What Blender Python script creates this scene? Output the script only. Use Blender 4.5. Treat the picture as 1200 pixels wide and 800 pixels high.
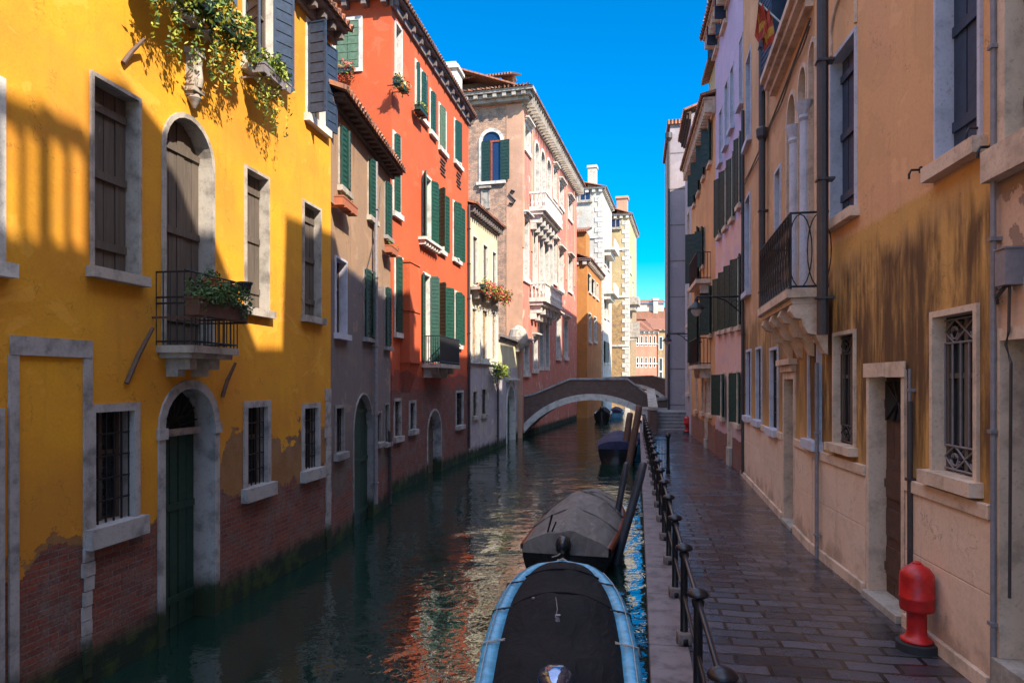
import bpy, bmesh, math, random
from mathutils import Vector, Matrix
from mathutils.geometry import tessellate_polygon
random.seed(7)
R = math.radians
for o in list(bpy.data.objects): bpy.data.objects.remove(o, do_unlink=True)
S = bpy.context.scene
col = S.collection

# ------------------------------------------------------------------ camera, sky, sun, exposure
CZ = 3.6                      # eye height above the water (the photographer stands on a bridge)
HOR = 446.0                   # row of the horizon in the 1200x800 photograph
cd = bpy.data.cameras.new('camera'); cam = bpy.data.objects.new('camera', cd); col.objects.link(cam)
cam.location = (0, 0, CZ); cam.rotation_euler = (R(90), 0, 0)
cd.sensor_width = 36; cd.lens = 24; cd.shift_y = (HOR-400)/1200; cd.clip_end = 2000; cd.clip_start = .05
S.camera = cam
PHI, EL = 50, 41
ax = Vector((.17, 1, 0)).normalized(); lf = Vector((-ax.y, ax.x, 0))
hd = ax*math.cos(R(PHI)) + lf*math.sin(R(PHI))
sd = (hd*math.cos(R(EL)) + Vector((0, 0, -math.sin(R(EL))))).normalized()
sl = bpy.data.lights.new('sun', 'SUN'); sl.energy = 3.2; sl.angle = R(.53); sl.color = (1, .92, .78)
so = bpy.data.objects.new('sun', sl); col.objects.link(so); so.rotation_euler = sd.to_track_quat('-Z', 'Y').to_euler()
W = bpy.data.worlds.new('World'); S.world = W; W.use_nodes = True
wn = W.node_tree; wn.nodes.clear()
sky = wn.nodes.new('ShaderNodeTexSky'); sky.sky_type = 'NISHITA'; sky.sun_disc = False
sky.sun_elevation = R(EL); sky.sun_rotation = math.atan2(-hd.x, -hd.y)
sky.air_density = .85; sky.dust_density = 0; sky.ozone_density = 2.0; sky.altitude = 800
hs = wn.nodes.new('ShaderNodeHueSaturation'); hs.inputs['Saturation'].default_value = 1.65; hs.inputs['Hue'].default_value = .497
bg = wn.nodes.new('ShaderNodeBackground'); bg.inputs[1].default_value = .15
wo = wn.nodes.new('ShaderNodeOutputWorld')
# clear deep blue low in the sky, sky overhead brightened and paled as added fill light (elevations above about 35 degrees)
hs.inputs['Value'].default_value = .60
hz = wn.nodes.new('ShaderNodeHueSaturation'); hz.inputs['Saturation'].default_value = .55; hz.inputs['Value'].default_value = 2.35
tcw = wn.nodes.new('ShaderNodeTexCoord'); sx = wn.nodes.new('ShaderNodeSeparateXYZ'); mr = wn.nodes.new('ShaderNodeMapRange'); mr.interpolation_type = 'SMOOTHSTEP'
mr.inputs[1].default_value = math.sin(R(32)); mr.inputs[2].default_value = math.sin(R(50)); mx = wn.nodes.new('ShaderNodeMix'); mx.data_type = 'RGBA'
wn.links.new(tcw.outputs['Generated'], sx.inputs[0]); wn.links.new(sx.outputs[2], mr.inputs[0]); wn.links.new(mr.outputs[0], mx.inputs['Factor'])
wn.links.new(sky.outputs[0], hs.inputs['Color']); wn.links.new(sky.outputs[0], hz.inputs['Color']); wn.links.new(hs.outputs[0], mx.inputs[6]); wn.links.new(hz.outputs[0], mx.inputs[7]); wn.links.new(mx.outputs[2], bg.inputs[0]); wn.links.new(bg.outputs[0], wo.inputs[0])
S.view_settings.view_transform = 'Standard'; S.view_settings.look = 'None'; S.view_settings.exposure = 1.78; S.view_settings.gamma = 1
S.cycles.max_bounces = 8; S.cycles.diffuse_bounces = 5

# ------------------------------------------------------------------ node helpers
class N:
    def __init__(s, name):
        s.m = bpy.data.materials.new(name); s.m.use_nodes = True; s.t = s.m.node_tree
        s.b = s.t.nodes['Principled BSDF']; s.tc = s.t.nodes.new('ShaderNodeTexCoord')
    def nd(s, ty, **k):
        n = s.t.nodes.new(ty)
        for a, v in k.items(): setattr(n, a, v)
        return n
    def link(s, a, b): s.t.links.new(a, b)
    def put(s, inp, v):
        if hasattr(v, 'is_output') or isinstance(v, bpy.types.NodeSocket): s.link(v, inp)
        elif isinstance(v, (tuple, list)): inp.default_value = tuple(v)+((1,) if len(v) == 3 and len(inp.default_value) == 4 else ())
        else: inp.default_value = v
    def math(s, op, a, b=0.0, clamp=False):
        n = s.nd('ShaderNodeMath', operation=op, use_clamp=clamp); s.put(n.inputs[0], a); s.put(n.inputs[1], b); return n.outputs[0]
    def mix(s, f, a, b, bt='MIX'):
        n = s.nd('ShaderNodeMix', data_type='RGBA', blend_type=bt); s.put(n.inputs['Factor'], f)
        s.put(n.inputs[6], a); s.put(n.inputs[7], b); return n.outputs[2]
    def ramp(s, f, lo, hi):
        n = s.nd('ShaderNodeMapRange', interpolation_type='SMOOTHSTEP'); s.put(n.inputs[0], f)
        n.inputs[1].default_value = lo; n.inputs[2].default_value = hi; return n.outputs[0]
    def xyz(s):
        n = s.nd('ShaderNodeSeparateXYZ'); s.link(s.tc.outputs['Object'], n.inputs[0]); return n.outputs
    def vec(s, a, b, c=0.0):
        n = s.nd('ShaderNodeCombineXYZ'); s.put(n.inputs[0], a); s.put(n.inputs[1], b); s.put(n.inputs[2], c); return n.outputs[0]
    def noise(s, v, sc, det=4, ro=.6, dist=0):
        n = s.nd('ShaderNodeTexNoise'); s.link(v, n.inputs['Vector']); n.inputs['Scale'].default_value = sc
        n.inputs['Detail'].default_value = det; n.inputs['Roughness'].default_value = ro; n.inputs['Distortion'].default_value = dist
        return n.outputs['Fac']
    def bump(s, h, st=.5, d=.02, prev=None):
        n = s.nd('ShaderNodeBump'); n.inputs['Strength'].default_value = st; n.inputs['Distance'].default_value = d
        s.put(n.inputs['Height'], h)
        if prev is not None: s.link(prev, n.inputs['Normal'])
        return n.outputs[0]
    def fin(s, c, r=.85, nrm=None, metal=0.0, spec=None):
        s.put(s.b.inputs['Base Color'], c); s.put(s.b.inputs['Roughness'], r); s.b.inputs['Metallic'].default_value = metal
        if nrm is not None: s.link(nrm, s.b.inputs['Normal'])
        if spec is not None: s.b.inputs['Specular IOR Level'].default_value = spec
        return s.m

def plaster(name, c, brick_z=None, amp=1.0, c2=None, streak=.45, render=None, rz=None, algae=None, dirt=(.10, .07, .05), blotch=.25, split=None, csplit=None, stain=None, brickcol=((.26, .07, .04), (.16, .045, .035)), peel=0, rzx=None, base=None):
    n = N(name); x, y, z = n.xyz(); h = n.math('ADD', x, y); P = n.vec(h, z, 0)
    obj = n.tc.outputs['Object']
    big = n.noise(obj, .55, 5, .6); mid = n.noise(obj, 2.3, 6, .65); fine = n.noise(obj, 26, 5, .7)
    stv = n.vec(n.math('MULTIPLY', h, 5.0), n.math('MULTIPLY', z, .35), 0); stk = n.noise(stv, 1.0, 5, .65)
    cc = n.mix(n.ramp(big, .3, .7), c, c2 if c2 else tuple(v*(1-blotch) for v in c))
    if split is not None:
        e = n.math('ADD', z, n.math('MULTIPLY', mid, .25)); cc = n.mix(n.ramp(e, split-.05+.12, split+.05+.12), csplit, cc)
    cc = n.mix(n.math('MULTIPLY', n.ramp(stk, .5, .78), streak), cc, dirt)
    cc = n.mix(n.math('MULTIPLY', n.ramp(mid, .55, .75), .25), cc, tuple(min(1, v*1.35+.03) for v in c))
    cc = n.mix(n.math('MULTIPLY', n.ramp(fine, .35, .8), .16), cc, (.03, .02, .02))
    pt = n.noise(n.vec(h, n.math('MULTIPLY', z, 1.4), 9.1), .75, 9, .6, .5)
    cc = n.mix(n.math('MULTIPLY', n.ramp(pt, .545, .57), .30), cc, tuple(min(1, v*.72+.02) for v in c)); cc = n.mix(n.math('MULTIPLY', n.math('SUBTRACT', 1.0, n.ramp(pt, .385, .41)), .30), cc, tuple(min(1, v*1.12+.05) for v in c))
    ck = n.math('ABSOLUTE', n.math('SUBTRACT', n.noise(n.vec(h, z, 2.2), .9, 7, .62), .5)); ckm = n.math('MULTIPLY', n.math('SUBTRACT', 1.0, n.ramp(ck, .0015, .004)), n.ramp(mid, .48, .56))
    cc = n.mix(n.math('MULTIPLY', ckm, .4), cc, (.05, .03, .02))
    if stain:      # (z_lo, z_hi, colour, strength): water-stained weathered band
        zl, zh, sc, ss = stain
        sv = n.vec(n.math('MULTIPLY', h, 1.7), n.math('MULTIPLY', z, .35), 3.3); s1 = n.noise(sv, 1.0, 7, .68, .4)
        sv2 = n.vec(n.math('MULTIPLY', h, 9.0), n.math('MULTIPLY', z, .5), 1.3); s2 = n.noise(sv2, 1.0, 4, .6)
        m1 = n.math('MULTIPLY', n.ramp(z, zl, zl+1.2), n.math('SUBTRACT', 1.0, n.ramp(n.math('ADD', z, n.math('MULTIPLY', s1, 1.6)), zh-.1+.8, zh+.25+.8)))
        mm = n.math('MULTIPLY', m1, n.ramp(n.math('ADD', s1, n.math('MULTIPLY', n.math('SUBTRACT', s2, .5), .42)), .34, .58))
        cc = n.mix(n.math('MULTIPLY', mm, ss), cc, sc)
    hgt = n.math('ADD', n.math('MULTIPLY', mid, .9), n.math('MULTIPLY', fine, .16)); rough = .88
    if peel:
        pm = n.ramp(n.noise(obj, 1.1, 8, .62), .62-peel, .63-peel)
        cc = n.mix(n.math('MULTIPLY', pm, .8), cc, render or (.2, .15, .12)); hgt = n.math('SUBTRACT', hgt, n.math('MULTIPLY', pm, .5))
    if brick_z is not None:
        edge = n.noise(n.vec(n.math('MULTIPLY', h, .9), n.math('MULTIPLY', z, .9), 5), 1.3, 9, .62)
        zz = n.math('SUBTRACT', z, n.math('MULTIPLY', n.math('SUBTRACT', edge, .5), amp*2))
        bt = n.nd('ShaderNodeTexBrick'); n.link(P, bt.inputs['Vector']); bt.inputs['Scale'].default_value = 1
        bt.inputs['Brick Width'].default_value = .27; bt.inputs['Row Height'].default_value = .075; bt.inputs['Mortar Size'].default_value = .008
        bt.inputs['Mortar Smooth'].default_value = .4
        for k, v in (('Color1', brickcol[0]), ('Color2', brickcol[1]), ('Mortar', (.17, .13, .11))): bt.inputs[k].default_value = (*v, 1)
        bc = n.mix(n.math('MULTIPLY', n.ramp(mid, .42, .68), .65), bt.outputs['Color'], (.16, .13, .115))
        bc = n.mix(n.math('MULTIPLY', n.ramp(n.noise(obj, 1.4, 8, .7), .52, .64), .6), bc, (.20, .15, .13))
        bc = n.mix(n.math('MULTIPLY', n.ramp(fine, .38, .7), .6), bc, (.04, .02, .018))
        mb_ = n.math('SUBTRACT', 1.0, n.ramp(zz, brick_z-.015, brick_z+.015))
        if render:
            zq = zz if rzx is None else n.math('SUBTRACT', n.math('SUBTRACT', z, n.math('MULTIPLY', n.math('SUBTRACT', edge, .5), amp*3.2)), n.math('MULTIPLY', n.ramp(x, rzx[0]-.2, rzx[0]+.3), rzx[1]))
            mr = n.math('SUBTRACT', 1.0, n.ramp(zq, (rz or brick_z+.7)-.01, (rz or brick_z+.7)+.01))
            rc = n.mix(n.ramp(mid, .35, .65), render, tuple(v*.55 for v in render)); rc = n.mix(n.math('MULTIPLY', n.ramp(fine, .4, .7), .5), rc, tuple(min(1, v*1.5) for v in render))
            cc = n.mix(mr, cc, rc); hgt = n.math('SUBTRACT', hgt, n.math('MULTIPLY', mr, .6))
        if brick_z < 10: cc = n.mix(n.math('MULTIPLY', n.math('SUBTRACT', 1.0, n.ramp(n.math('SUBTRACT', z, n.math('MULTIPLY', n.math('SUBTRACT', big, .5), 2.5)), brick_z+.2, brick_z+1.6)), .38), cc, dirt)
        cc = n.mix(mb_, cc, bc)
        hgt = n.math('SUBTRACT', hgt, n.math('MULTIPLY', mb_, n.math('ADD', .5, n.math('MULTIPLY', bt.outputs['Fac'], .6))))
    if base:
        bz = n.math('SUBTRACT', z, n.math('MULTIPLY', n.math('SUBTRACT', mid, .45), 1.6)); cc = n.mix(n.math('MULTIPLY', n.math('SUBTRACT', 1.0, n.ramp(bz, base[0]-.35, base[0]+.15)), .7), cc, base[1])
    if algae is not None:
        zz2 = n.math('ADD', z, n.math('MULTIPLY', n.math('SUBTRACT', mid, .5), .5))
        ma = n.math('SUBTRACT', 1.0, n.ramp(zz2, algae-.12, algae+.22))
        ac = n.mix(n.ramp(mid, .45, .6), (.012, .020, .012), (.03, .05, .012)); cc = n.mix(ma, cc, ac)
    return n.fin(cc, rough, n.bump(hgt, .55, .02), spec=.25)

def stone(name, c, dark=.5, sc=3, algae=None, joints=False):
    n = N(name); o = n.tc.outputs['Object']; a = n.noise(o, sc, 7, .65); b = n.noise(o, sc*9, 5, .7)
    cc = n.mix(n.ramp(a, .42, .7), c, tuple(v*dark for v in c)); cc = n.mix(n.math('MULTIPLY', n.ramp(b, .52, .72), .5), cc, tuple(v*.35 for v in c))
    if algae is not None:
        x, y, z = n.xyz(); zz = n.math('ADD', z, n.math('MULTIPLY', n.math('SUBTRACT', a, .5), .6))
        cc = n.mix(n.math('SUBTRACT', 1.0, n.ramp(zz, algae-.1, algae+.2)), cc, (.02, .03, .012))
    return n.fin(cc, .75, n.bump(n.math('ADD', a, n.math('MULTIPLY', b, .5)), .4, .02), spec=.3)

def paint(name, c, rough=.55, wear=.35, sc=9, wc=(.25, .22, .19), metal=0, streak=False):
    n = N(name); o = n.tc.outputs['Object']
    if streak:
        x, y, z = n.xyz(); o = n.vec(n.math('MULTIPLY', n.math('ADD', x, y), 9), n.math('MULTIPLY', z, .8), 0); a = n.noise(o, 1.6, 6, .7)
    else: a = n.noise(o, sc, 6, .65)
    cc = n.mix(n.ramp(a, .35, .65), c, tuple(v*.65 for v in c)); cc = n.mix(n.math('MULTIPLY', n.ramp(a, .6, .72), wear), cc, wc)
    return n.fin(cc, rough, n.bump(a, .25, .01), metal=metal)

def tiles(name):
    n = N(name); x, y, z = n.xyz(); o = n.tc.outputs['Object']
    w = n.nd('ShaderNodeTexWave', wave_type='BANDS', bands_direction='X'); n.link(n.vec(x, y, 0), w.inputs['Vector']); w.inputs['Scale'].default_value = 1.6
    w2 = n.nd('ShaderNodeTexWave', wave_type='BANDS', bands_direction='Y', wave_profile='SAW'); n.link(n.vec(x, y, 0), w2.inputs['Vector']); w2.inputs['Scale'].default_value = .9
    a = n.noise(o, 5, 5, .7)
    cc = n.mix(n.ramp(a, .35, .65), (.42, .15, .07), (.24, .11, .07)); cc = n.mix(n.math('SUBTRACT', 1.0, n.ramp(w.outputs['Fac'], 0, .35)), cc, (.07, .035, .025))
    cc = n.mix(n.math('MULTIPLY', n.ramp(w2.outputs['Fac'], .85, .95), .6), cc, (.06, .03, .02))
    return n.fin(cc, .85, n.bump(n.math('ADD', w.outputs['Fac'], n.math('MULTIPLY', w2.outputs['Fac'], .4)), .9, .08))

def tarp(name, c, r=.75):
    n = N(name); o = n.tc.outputs['Object']; x, y, z = n.xyz(); v = n.vec(n.math('MULTIPLY', x, 1.8), n.math('MULTIPLY', y, .9), z)
    a = n.noise(v, 2.2, 5, .55, 1.2); f = n.noise(o, 30, 3, .6)
    cc = n.mix(n.ramp(a, .3, .7), tuple(q*.7 for q in c), c); cc = n.mix(n.math('MULTIPLY', n.ramp(n.noise(o, 4, 6, .7), .58, .7), .35), cc, tuple(min(1, q*2.2+.01) for q in c))
    return n.fin(cc, r, n.bump(n.math('ADD', a, n.math('MULTIPLY', f, .03)), .6, .09), spec=.25)
def flat(name, c, r=.6, metal=0, spec=None):
    n = N(name); a = n.noise(n.tc.outputs['Object'], 14, 4, .6)
    return n.fin(n.mix(n.ramp(a, .3, .7), c, tuple(v*.75 for v in c)), r, metal=metal, spec=spec)

M = {}
M['yellow'] = plaster('yellow_plaster', (.70, .325, .018), 1.72, .7, c2=(.58, .225, .025), streak=.4, render=(.20, .12, .08), rz=1.85, algae=.42, dirt=(.40, .17, .02), blotch=.1, rzx=(14.75, .8))
M['brown'] = plaster('brown_plaster', (.33, .20, .115), 1.15, .8, c2=(.26, .165, .11), streak=.6, render=(.15, .115, .10), rz=1.9, algae=.3, dirt=(.12, .08, .06), split=6.2, csplit=(.17, .135, .13))
M['red'] = plaster('red_plaster', (.50, .10, .034), 3.3, .55, c2=(.50, .085, .03), streak=.14, render=(.22, .07, .05), rz=3.8, algae=.35, dirt=(.30, .05, .03), blotch=.1, brickcol=((.24, .06, .04), (.14, .05, .04)))
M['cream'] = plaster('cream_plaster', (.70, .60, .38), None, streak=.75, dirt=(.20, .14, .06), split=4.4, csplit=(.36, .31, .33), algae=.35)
M['palbrick'] = plaster('old_brick', (.45, .30, .22), 40, .1, streak=.3, brickcol=((.62, .40, .27), (.48, .28, .19)))
M['palpink'] = plaster('salmon_plaster', (.56, .32, .21), None, streak=.4, dirt=(.35, .14, .09))
M['palred'] = plaster('faded_red_plaster', (.50, .19, .14), None, streak=.7, dirt=(.60, .42, .33), c2=(.50, .15, .11), peel=.03, render=(.55, .42, .34), algae=.4)
M['orange'] = plaster('orange_plaster', (.50, .21, .06), None, streak=.4, dirt=(.3, .12, .04))
M['white'] = plaster('white_plaster', (.56, .52, .45), None, streak=.5, dirt=(.36, .30, .24), peel=.04, render=(.5, .3, .2))
M['ystone'] = plaster('yellow_brick', (.54, .41, .22), 14, 2, streak=.3, brickcol=((.58, .38, .17), (.48, .29, .12)))
M['distred'] = plaster('distant_red_plaster', (.50, .20, .13), None, streak=.2)
M['ochre'] = plaster('ochre_plaster', (.72, .39, .17), None, c2=(.70, .36, .18), streak=.25, dirt=(.30, .15, .06), stain=(1.0, 4.1, (.10, .048, .022), .95), blotch=.1, split=4.5, csplit=(.60, .315, .09))
M['tan'] = plaster('tan_plaster', (.64, .35, .17), None, streak=.35, dirt=(.24, .14, .08), stain=(1.4, 4.0, (.14, .08, .05), .8), split=4.0, csplit=(.50, .26, .07))
M['peach'] = plaster('peach_plaster', (.68, .42, .28), None, streak=.5, peel=.09, render=(.24, .15, .11), dirt=(.3, .18, .13))
M['lav'] = plaster('lavender_plaster', (.50, .41, .56), .9, .25, c2=(.46, .38, .52), streak=.35, dirt=(.33, .26, .36), split=7.3, csplit=(.70, .40, .32), brickcol=((.34, .10, .06), (.22, .07, .05)))
M['rorange'] = plaster('soft_orange_plaster', (.70, .35, .15), 1.0, .3, streak=.3, dirt=(.4, .2, .1), brickcol=((.40, .15, .09), (.30, .1, .06)))
M['greyrend'] = plaster('grey_render', (.42, .37, .42), None, streak=.3, dirt=(.22, .19, .22))
M['tower'] = plaster('grey_cladding', (.36, .30, .31), None, streak=.25, dirt=(.26, .21, .22), blotch=.1)
M['dado'] = plaster('pink_dado', (.74, .49, .34), None, base=(.25, (.30, .19, .13)), c2=(.72, .52, .38), streak=.35, dirt=(.34, .21, .15), blotch=.15)
M['stone'] = stone('istrian_stone', (.40, .345, .29), .45)
M['greystone'] = stone('grey_weathered_stone', (.26, .235, .225), .6, algae=.45)
M['stonew'] = stone('white_stone', (.60, .56, .50), .58)
M['stonep'] = stone('pinkish_stone', (.66, .47, .34), .6)
M['jamb'] = stone('bluish_jamb', (.50, .48, .54), .75)
M['darkstone'] = stone('dark_cornice', (.20, .16, .15), .5)
M['canalstone'] = stone('canal_stone', (.36, .33, .315), .42, algae=.5)
M['wood'] = paint('weathered_wood', (.12, .09, .068), .8, .5, wc=(.32, .27, .2), streak=True)
M['bluewood'] = paint('blue_black_shutter_paint', (.025, .045, .085), .55, .3, wc=(.10, .12, .16))
M['greenwood'] = paint('green_shutter_paint', (.010, .062, .042), .5, .2, wc=(.05, .11, .08))
M['dkgreen'] = paint('dark_green_paint', (.016, .05, .035), .5, .25, wc=(.06, .08, .06))
M['olive'] = paint('olive_shutter_paint', (.10, .17, .10), .6, .2, wc=(.2, .25, .18))
M['brownwood'] = paint('brown_door_paint', (.10, .045, .028), .6, .3)
M['redwood'] = paint('red_window_wood', (.38, .08, .02), .5, .2)
M['iron'] = flat('wrought_iron', (.018, .017, .02), .5, .3)
M['rail'] = flat('railing_iron', (.035, .032, .036), .32, .6)
M['rust'] = flat('rusty_iron', (.12, .07, .05), .8)
M['pipe'] = flat('dark_pipe', (.05, .04, .04), .5)
M['pipegrey'] = flat('grey_pipe', (.22, .19, .20), .5)
M['terra'] = flat('terracotta', (.36, .11, .05), .85)
M['glass'] = flat('window_glass', (.02, .025, .03), .06)
M['glassblue'] = flat('sky_reflecting_glass', (.02, .04, .10), .04)
M['void'] = flat('dark_interior', (.010, .010, .011), .9)
M['tiles'] = tiles('terracotta_roof_tiles')
M['tilewood'] = flat('eave_wood', (.10, .06, .045), .8)
M['leaf1'] = flat('leaf_green', (.07, .15, .025), .6); M['leaf2'] = flat('leaf_yellow_green', (.30, .33, .03), .6)
M['leaf3'] = flat('leaf_dark', (.03, .075, .02), .6); M['flower'] = flat('petal_red', (.55, .05, .04), .6); M['flowery'] = flat('petal_orange', (.75, .35, .03), .6)
M['redpaint'] = paint('hydrant_red_paint', (.55, .012, .012), .42, .35, wc=(.3, .05, .04))
M['black'] = flat('black_rubber', (.02, .02, .02), .7)
M['blueboat'] = paint('light_blue_gelcoat', (.14, .48, .72), .3, .3, wc=(.03, .12, .22))
M['whiteboat'] = flat('boat_white', (.45, .48, .52), .35)
M['blackcover'] = tarp('black_tarpaulin', (.006, .006, .007), .8)
M['greycover'] = tarp('grey_tarpaulin', (.20, .17, .15), .75)
M['navycover'] = tarp('navy_tarpaulin', (.03, .03, .075), .7)
M['chrome'] = flat('glossy_motor_cowl', (.25, .30, .45), .04, .9)
M['motor'] = flat('black_motor', (.02, .02, .022), .25)
M['varnish'] = paint('varnished_wood', (.22, .05, .02), .35, .2)
M['pole'] = paint('wet_mooring_wood', (.045, .045, .055), .45, .3, wc=(.1, .1, .1), streak=True)
M['polebrown'] = paint('brown_mooring_wood', (.13, .06, .035), .7, .3, streak=True)
M['rope'] = flat('rope', (.42, .38, .32), .9)
M['bridgebrick'] = plaster('bridge_brick', (.22, .14, .11), 40, .1, streak=.4, brickcol=((.17, .09, .065), (.11, .07, .055)))
M['lampglass'] = flat('lamp_glass', (.55, .45, .42), .3)
M['flagred'] = flat('flag_cloth_crimson', (.45, .05, .02), .8); M['flaggold'] = flat('flag_cloth_gold', (.60, .30, .04), .8)

def mk_pave():
    n = N('wet_stone_paving'); x, y, z = n.xyz(); o = n.tc.outputs['Object']
    wv = n.noise(o, 1.3, 3, .5)
    # slabs: rows across the walk, object space is aligned with the quay
    v = n.vec(n.math('ADD', x, n.math('MULTIPLY', wv, .05)), n.math('ADD', y, n.math('MULTIPLY', wv, .16)), 0)
    b = n.nd('ShaderNodeTexBrick'); n.link(v, b.inputs['Vector']); b.inputs['Scale'].default_value = 1; b.offset = .43
    b.inputs['Brick Width'].default_value = .47; b.inputs['Row Height'].default_value = .215; b.inputs['Mortar Size'].default_value = .021; b.inputs['Mortar Smooth'].default_value = .25
    b.inputs['Color1'].default_value = (.080, .074, .092, 1); b.inputs['Color2'].default_value = (.016, .017, .024, 1); b.inputs['Mortar'].default_value = (.006, .005, .006, 1)
    a = n.noise(o, 3.2, 6, .65); f = n.noise(o, 38, 5, .7); pud = n.noise(o, .8, 5, .6)
    cc = n.mix(n.math('MULTIPLY', n.ramp(a, .4, .7), .3), b.outputs['Color'], (.055, .046, .052)); cc = n.mix(n.math('MULTIPLY', n.ramp(f, .5, .7), .4), cc, (.03, .025, .03))
    wet = n.ramp(pud, .42, .60)
    r = n.math('ADD', .30, n.math('MULTIPLY', wet, -.23)); r = n.math('ADD', r, n.math('MULTIPLY', n.math('SUBTRACT', f, .5), .22)); r = n.math('SUBTRACT', r, n.math('MULTIPLY', b.outputs['Fac'], .25)); r = n.math('MAXIMUM', r, .06)
    sv = n.vec(n.math('MULTIPLY', x, 1.6), n.math('MULTIPLY', y, 3.2), 0); vv = n.nd('ShaderNodeTexVoronoi'); n.link(sv, vv.inputs['Vector']); vv.inputs['Scale'].default_value = 1
    h = n.math('ADD', n.math('MULTIPLY', f, .10), n.math('MULTIPLY', b.outputs['Fac'], -2.2)); h = n.math('ADD', h, n.math('MULTIPLY', a, .9))
    nr = n.bump(h, 1.0, .018)
    return n.fin(cc, r, nr, spec=1.0)
M['pave'] = mk_pave()

def mk_water():
    n = N('canal_water'); x, y, z = n.xyz(); o = n.tc.outputs['Object']
    v = n.vec(n.math('MULTIPLY', x, 1.0), n.math('MULTIPLY', y, 1.25), 0)
    a = n.noise(v, 1.5, 2, .45, .5); b = n.noise(v, 6.0, 2, .5, .6); c = n.noise(v, .45, 2, .5)
    amp = n.math('ADD', .35, n.math('MULTIPLY', n.ramp(c, .35, .65), .65))
    h = n.math('MULTIPLY', n.math('ADD', n.math('MULTIPLY', a, 1.0), n.math('MULTIPLY', b, .38)), amp)
    n.b.inputs['IOR'].default_value = 2.9
    return n.fin((.005, .021, .015), .01, n.bump(h, .45, .07), spec=.5)
M['water'] = mk_water()

# ------------------------------------------------------------------ mesh helpers
class MB:
    def __init__(s): s.v = []; s.f = []; s.mi = []; s.k = 0
    def add(s, vs, fs, k=None):
        b = len(s.v); s.v += [tuple(p) for p in vs]
        for f in fs: s.f.append([b+i for i in f]); s.mi.append(s.k if k is None else k)
    def box(s, x0, x1, y0, y1, z0, z1, k=None):
        s.add([(x0,y0,z0),(x1,y0,z0),(x1,y1,z0),(x0,y1,z0),(x0,y0,z1),(x1,y0,z1),(x1,y1,z1),(x0,y1,z1)],
              [(0,3,2,1),(4,5,6,7),(0,1,5,4),(1,2,6,5),(2,3,7,6),(3,0,4,7)], k)
    def obox(s, p, u, v, w, k=None):
        p, u, v, w = map(Vector, (p, u, v, w))
        s.add([p, p+u, p+u+v, p+v, p+w, p+u+w, p+u+v+w, p+v+w], [(0,3,2,1),(4,5,6,7),(0,1,5,4),(1,2,6,5),(2,3,7,6),(3,0,4,7)], k)
    def tube(s, pts, r, n=8, k=None, cap=True):
        pts = [Vector(p) for p in pts]; rs = r if isinstance(r, (list, tuple)) else [r]*len(pts); rings = []
        b = len(s.v)
        for i, p in enumerate(pts):
            d = (pts[min(i+1, len(pts)-1)]-pts[max(i-1, 0)]).normalized()
            a = d.cross(Vector((0, 0, 1)))
            if a.length < .05: a = d.cross(Vector((1, 0, 0)))
            a.normalize(); c = d.cross(a)
            for j in range(n):
                t = 2*math.pi*j/n; s.v.append(tuple(p+(a*math.cos(t)+c*math.sin(t))*rs[i]))
        kk = s.k if k is None else k
        for i in range(len(pts)-1):
            for j in range(n):
                s.f.append([b+i*n+j, b+i*n+(j+1)%n, b+(i+1)*n+(j+1)%n, b+(i+1)*n+j]); s.mi.append(kk)
        if cap:
            s.f.append([b+j for j in range(n)]); s.mi.append(kk); s.f.append([b+(len(pts)-1)*n+j for j in range(n)]); s.mi.append(kk)
    def lathe(s, prof, c=(0, 0, 0), n=20, k=None):
        b = len(s.v); kk = s.k if k is None else k
        for r, z in prof:
            for j in range(n):
                t = 2*math.pi*j/n; s.v.append((c[0]+r*math.cos(t), c[1]+r*math.sin(t), c[2]+z))
        for i in range(len(prof)-1):
            for j in range(n):
                s.f.append([b+i*n+j, b+i*n+(j+1)%n, b+(i+1)*n+(j+1)%n, b+(i+1)*n+j]); s.mi.append(kk)
        s.f.append([b+j for j in range(n)]); s.mi.append(kk); s.f.append([b+(len(prof)-1)*n+j for j in range(n)]); s.mi.append(kk)
    def leaves(s, c, rad, n, sz, ks, droop=0):
        c = Vector(c)
        for i in range(n):
            while True:
                q = Vector((random.uniform(-1, 1), random.uniform(-1, 1), random.uniform(-1, 1)))
                if q.length < 1: break
            p = c+Vector((q.x*rad[0], q.y*rad[1], q.z*rad[2]))
            if droop: p.z -= random.random()**2*droop
            u = Vector((random.gauss(0, 1), random.gauss(0, 1), random.gauss(0, 1))).normalized()*sz*random.choice((.5, .8, 1, 1.2, 1.6))
            v = u.cross(Vector((random.gauss(0, 1), random.gauss(0, 1), random.gauss(0, 1)))).normalized()*sz*random.uniform(.35, .7)
            s.add([p-u, p+v*.9, p+u, p-v*.9], [(0, 1, 2, 3)], random.choice(ks))
    def build(s, name, mats, parent=None, smooth=False, loc=None, rz=0, bevel=0, norm=True):
        me = bpy.data.meshes.new(name); me.from_pydata(s.v, [], s.f)
        for m in (mats if isinstance(mats, (list, tuple)) else [mats]): me.materials.append(M[m] if isinstance(m, str) else m)
        me.polygons.foreach_set('material_index', s.mi)
        if norm:
            bm = bmesh.new(); bm.from_mesh(me); bmesh.ops.recalc_face_normals(bm, faces=bm.faces); bm.to_mesh(me); bm.free()
        if smooth:
            for p in me.polygons: p.use_smooth = True
        me.update(); o = bpy.data.objects.new(name, me); col.objects.link(o)
        if parent: o.parent = parent
        if loc is not None: o.location = loc
        o.rotation_euler.z = rz
        if bevel:
            b = o.modifiers.new('bevel', 'BEVEL'); b.width = bevel; b.segments = 2; b.limit_method = 'ANGLE'
        return o

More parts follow.
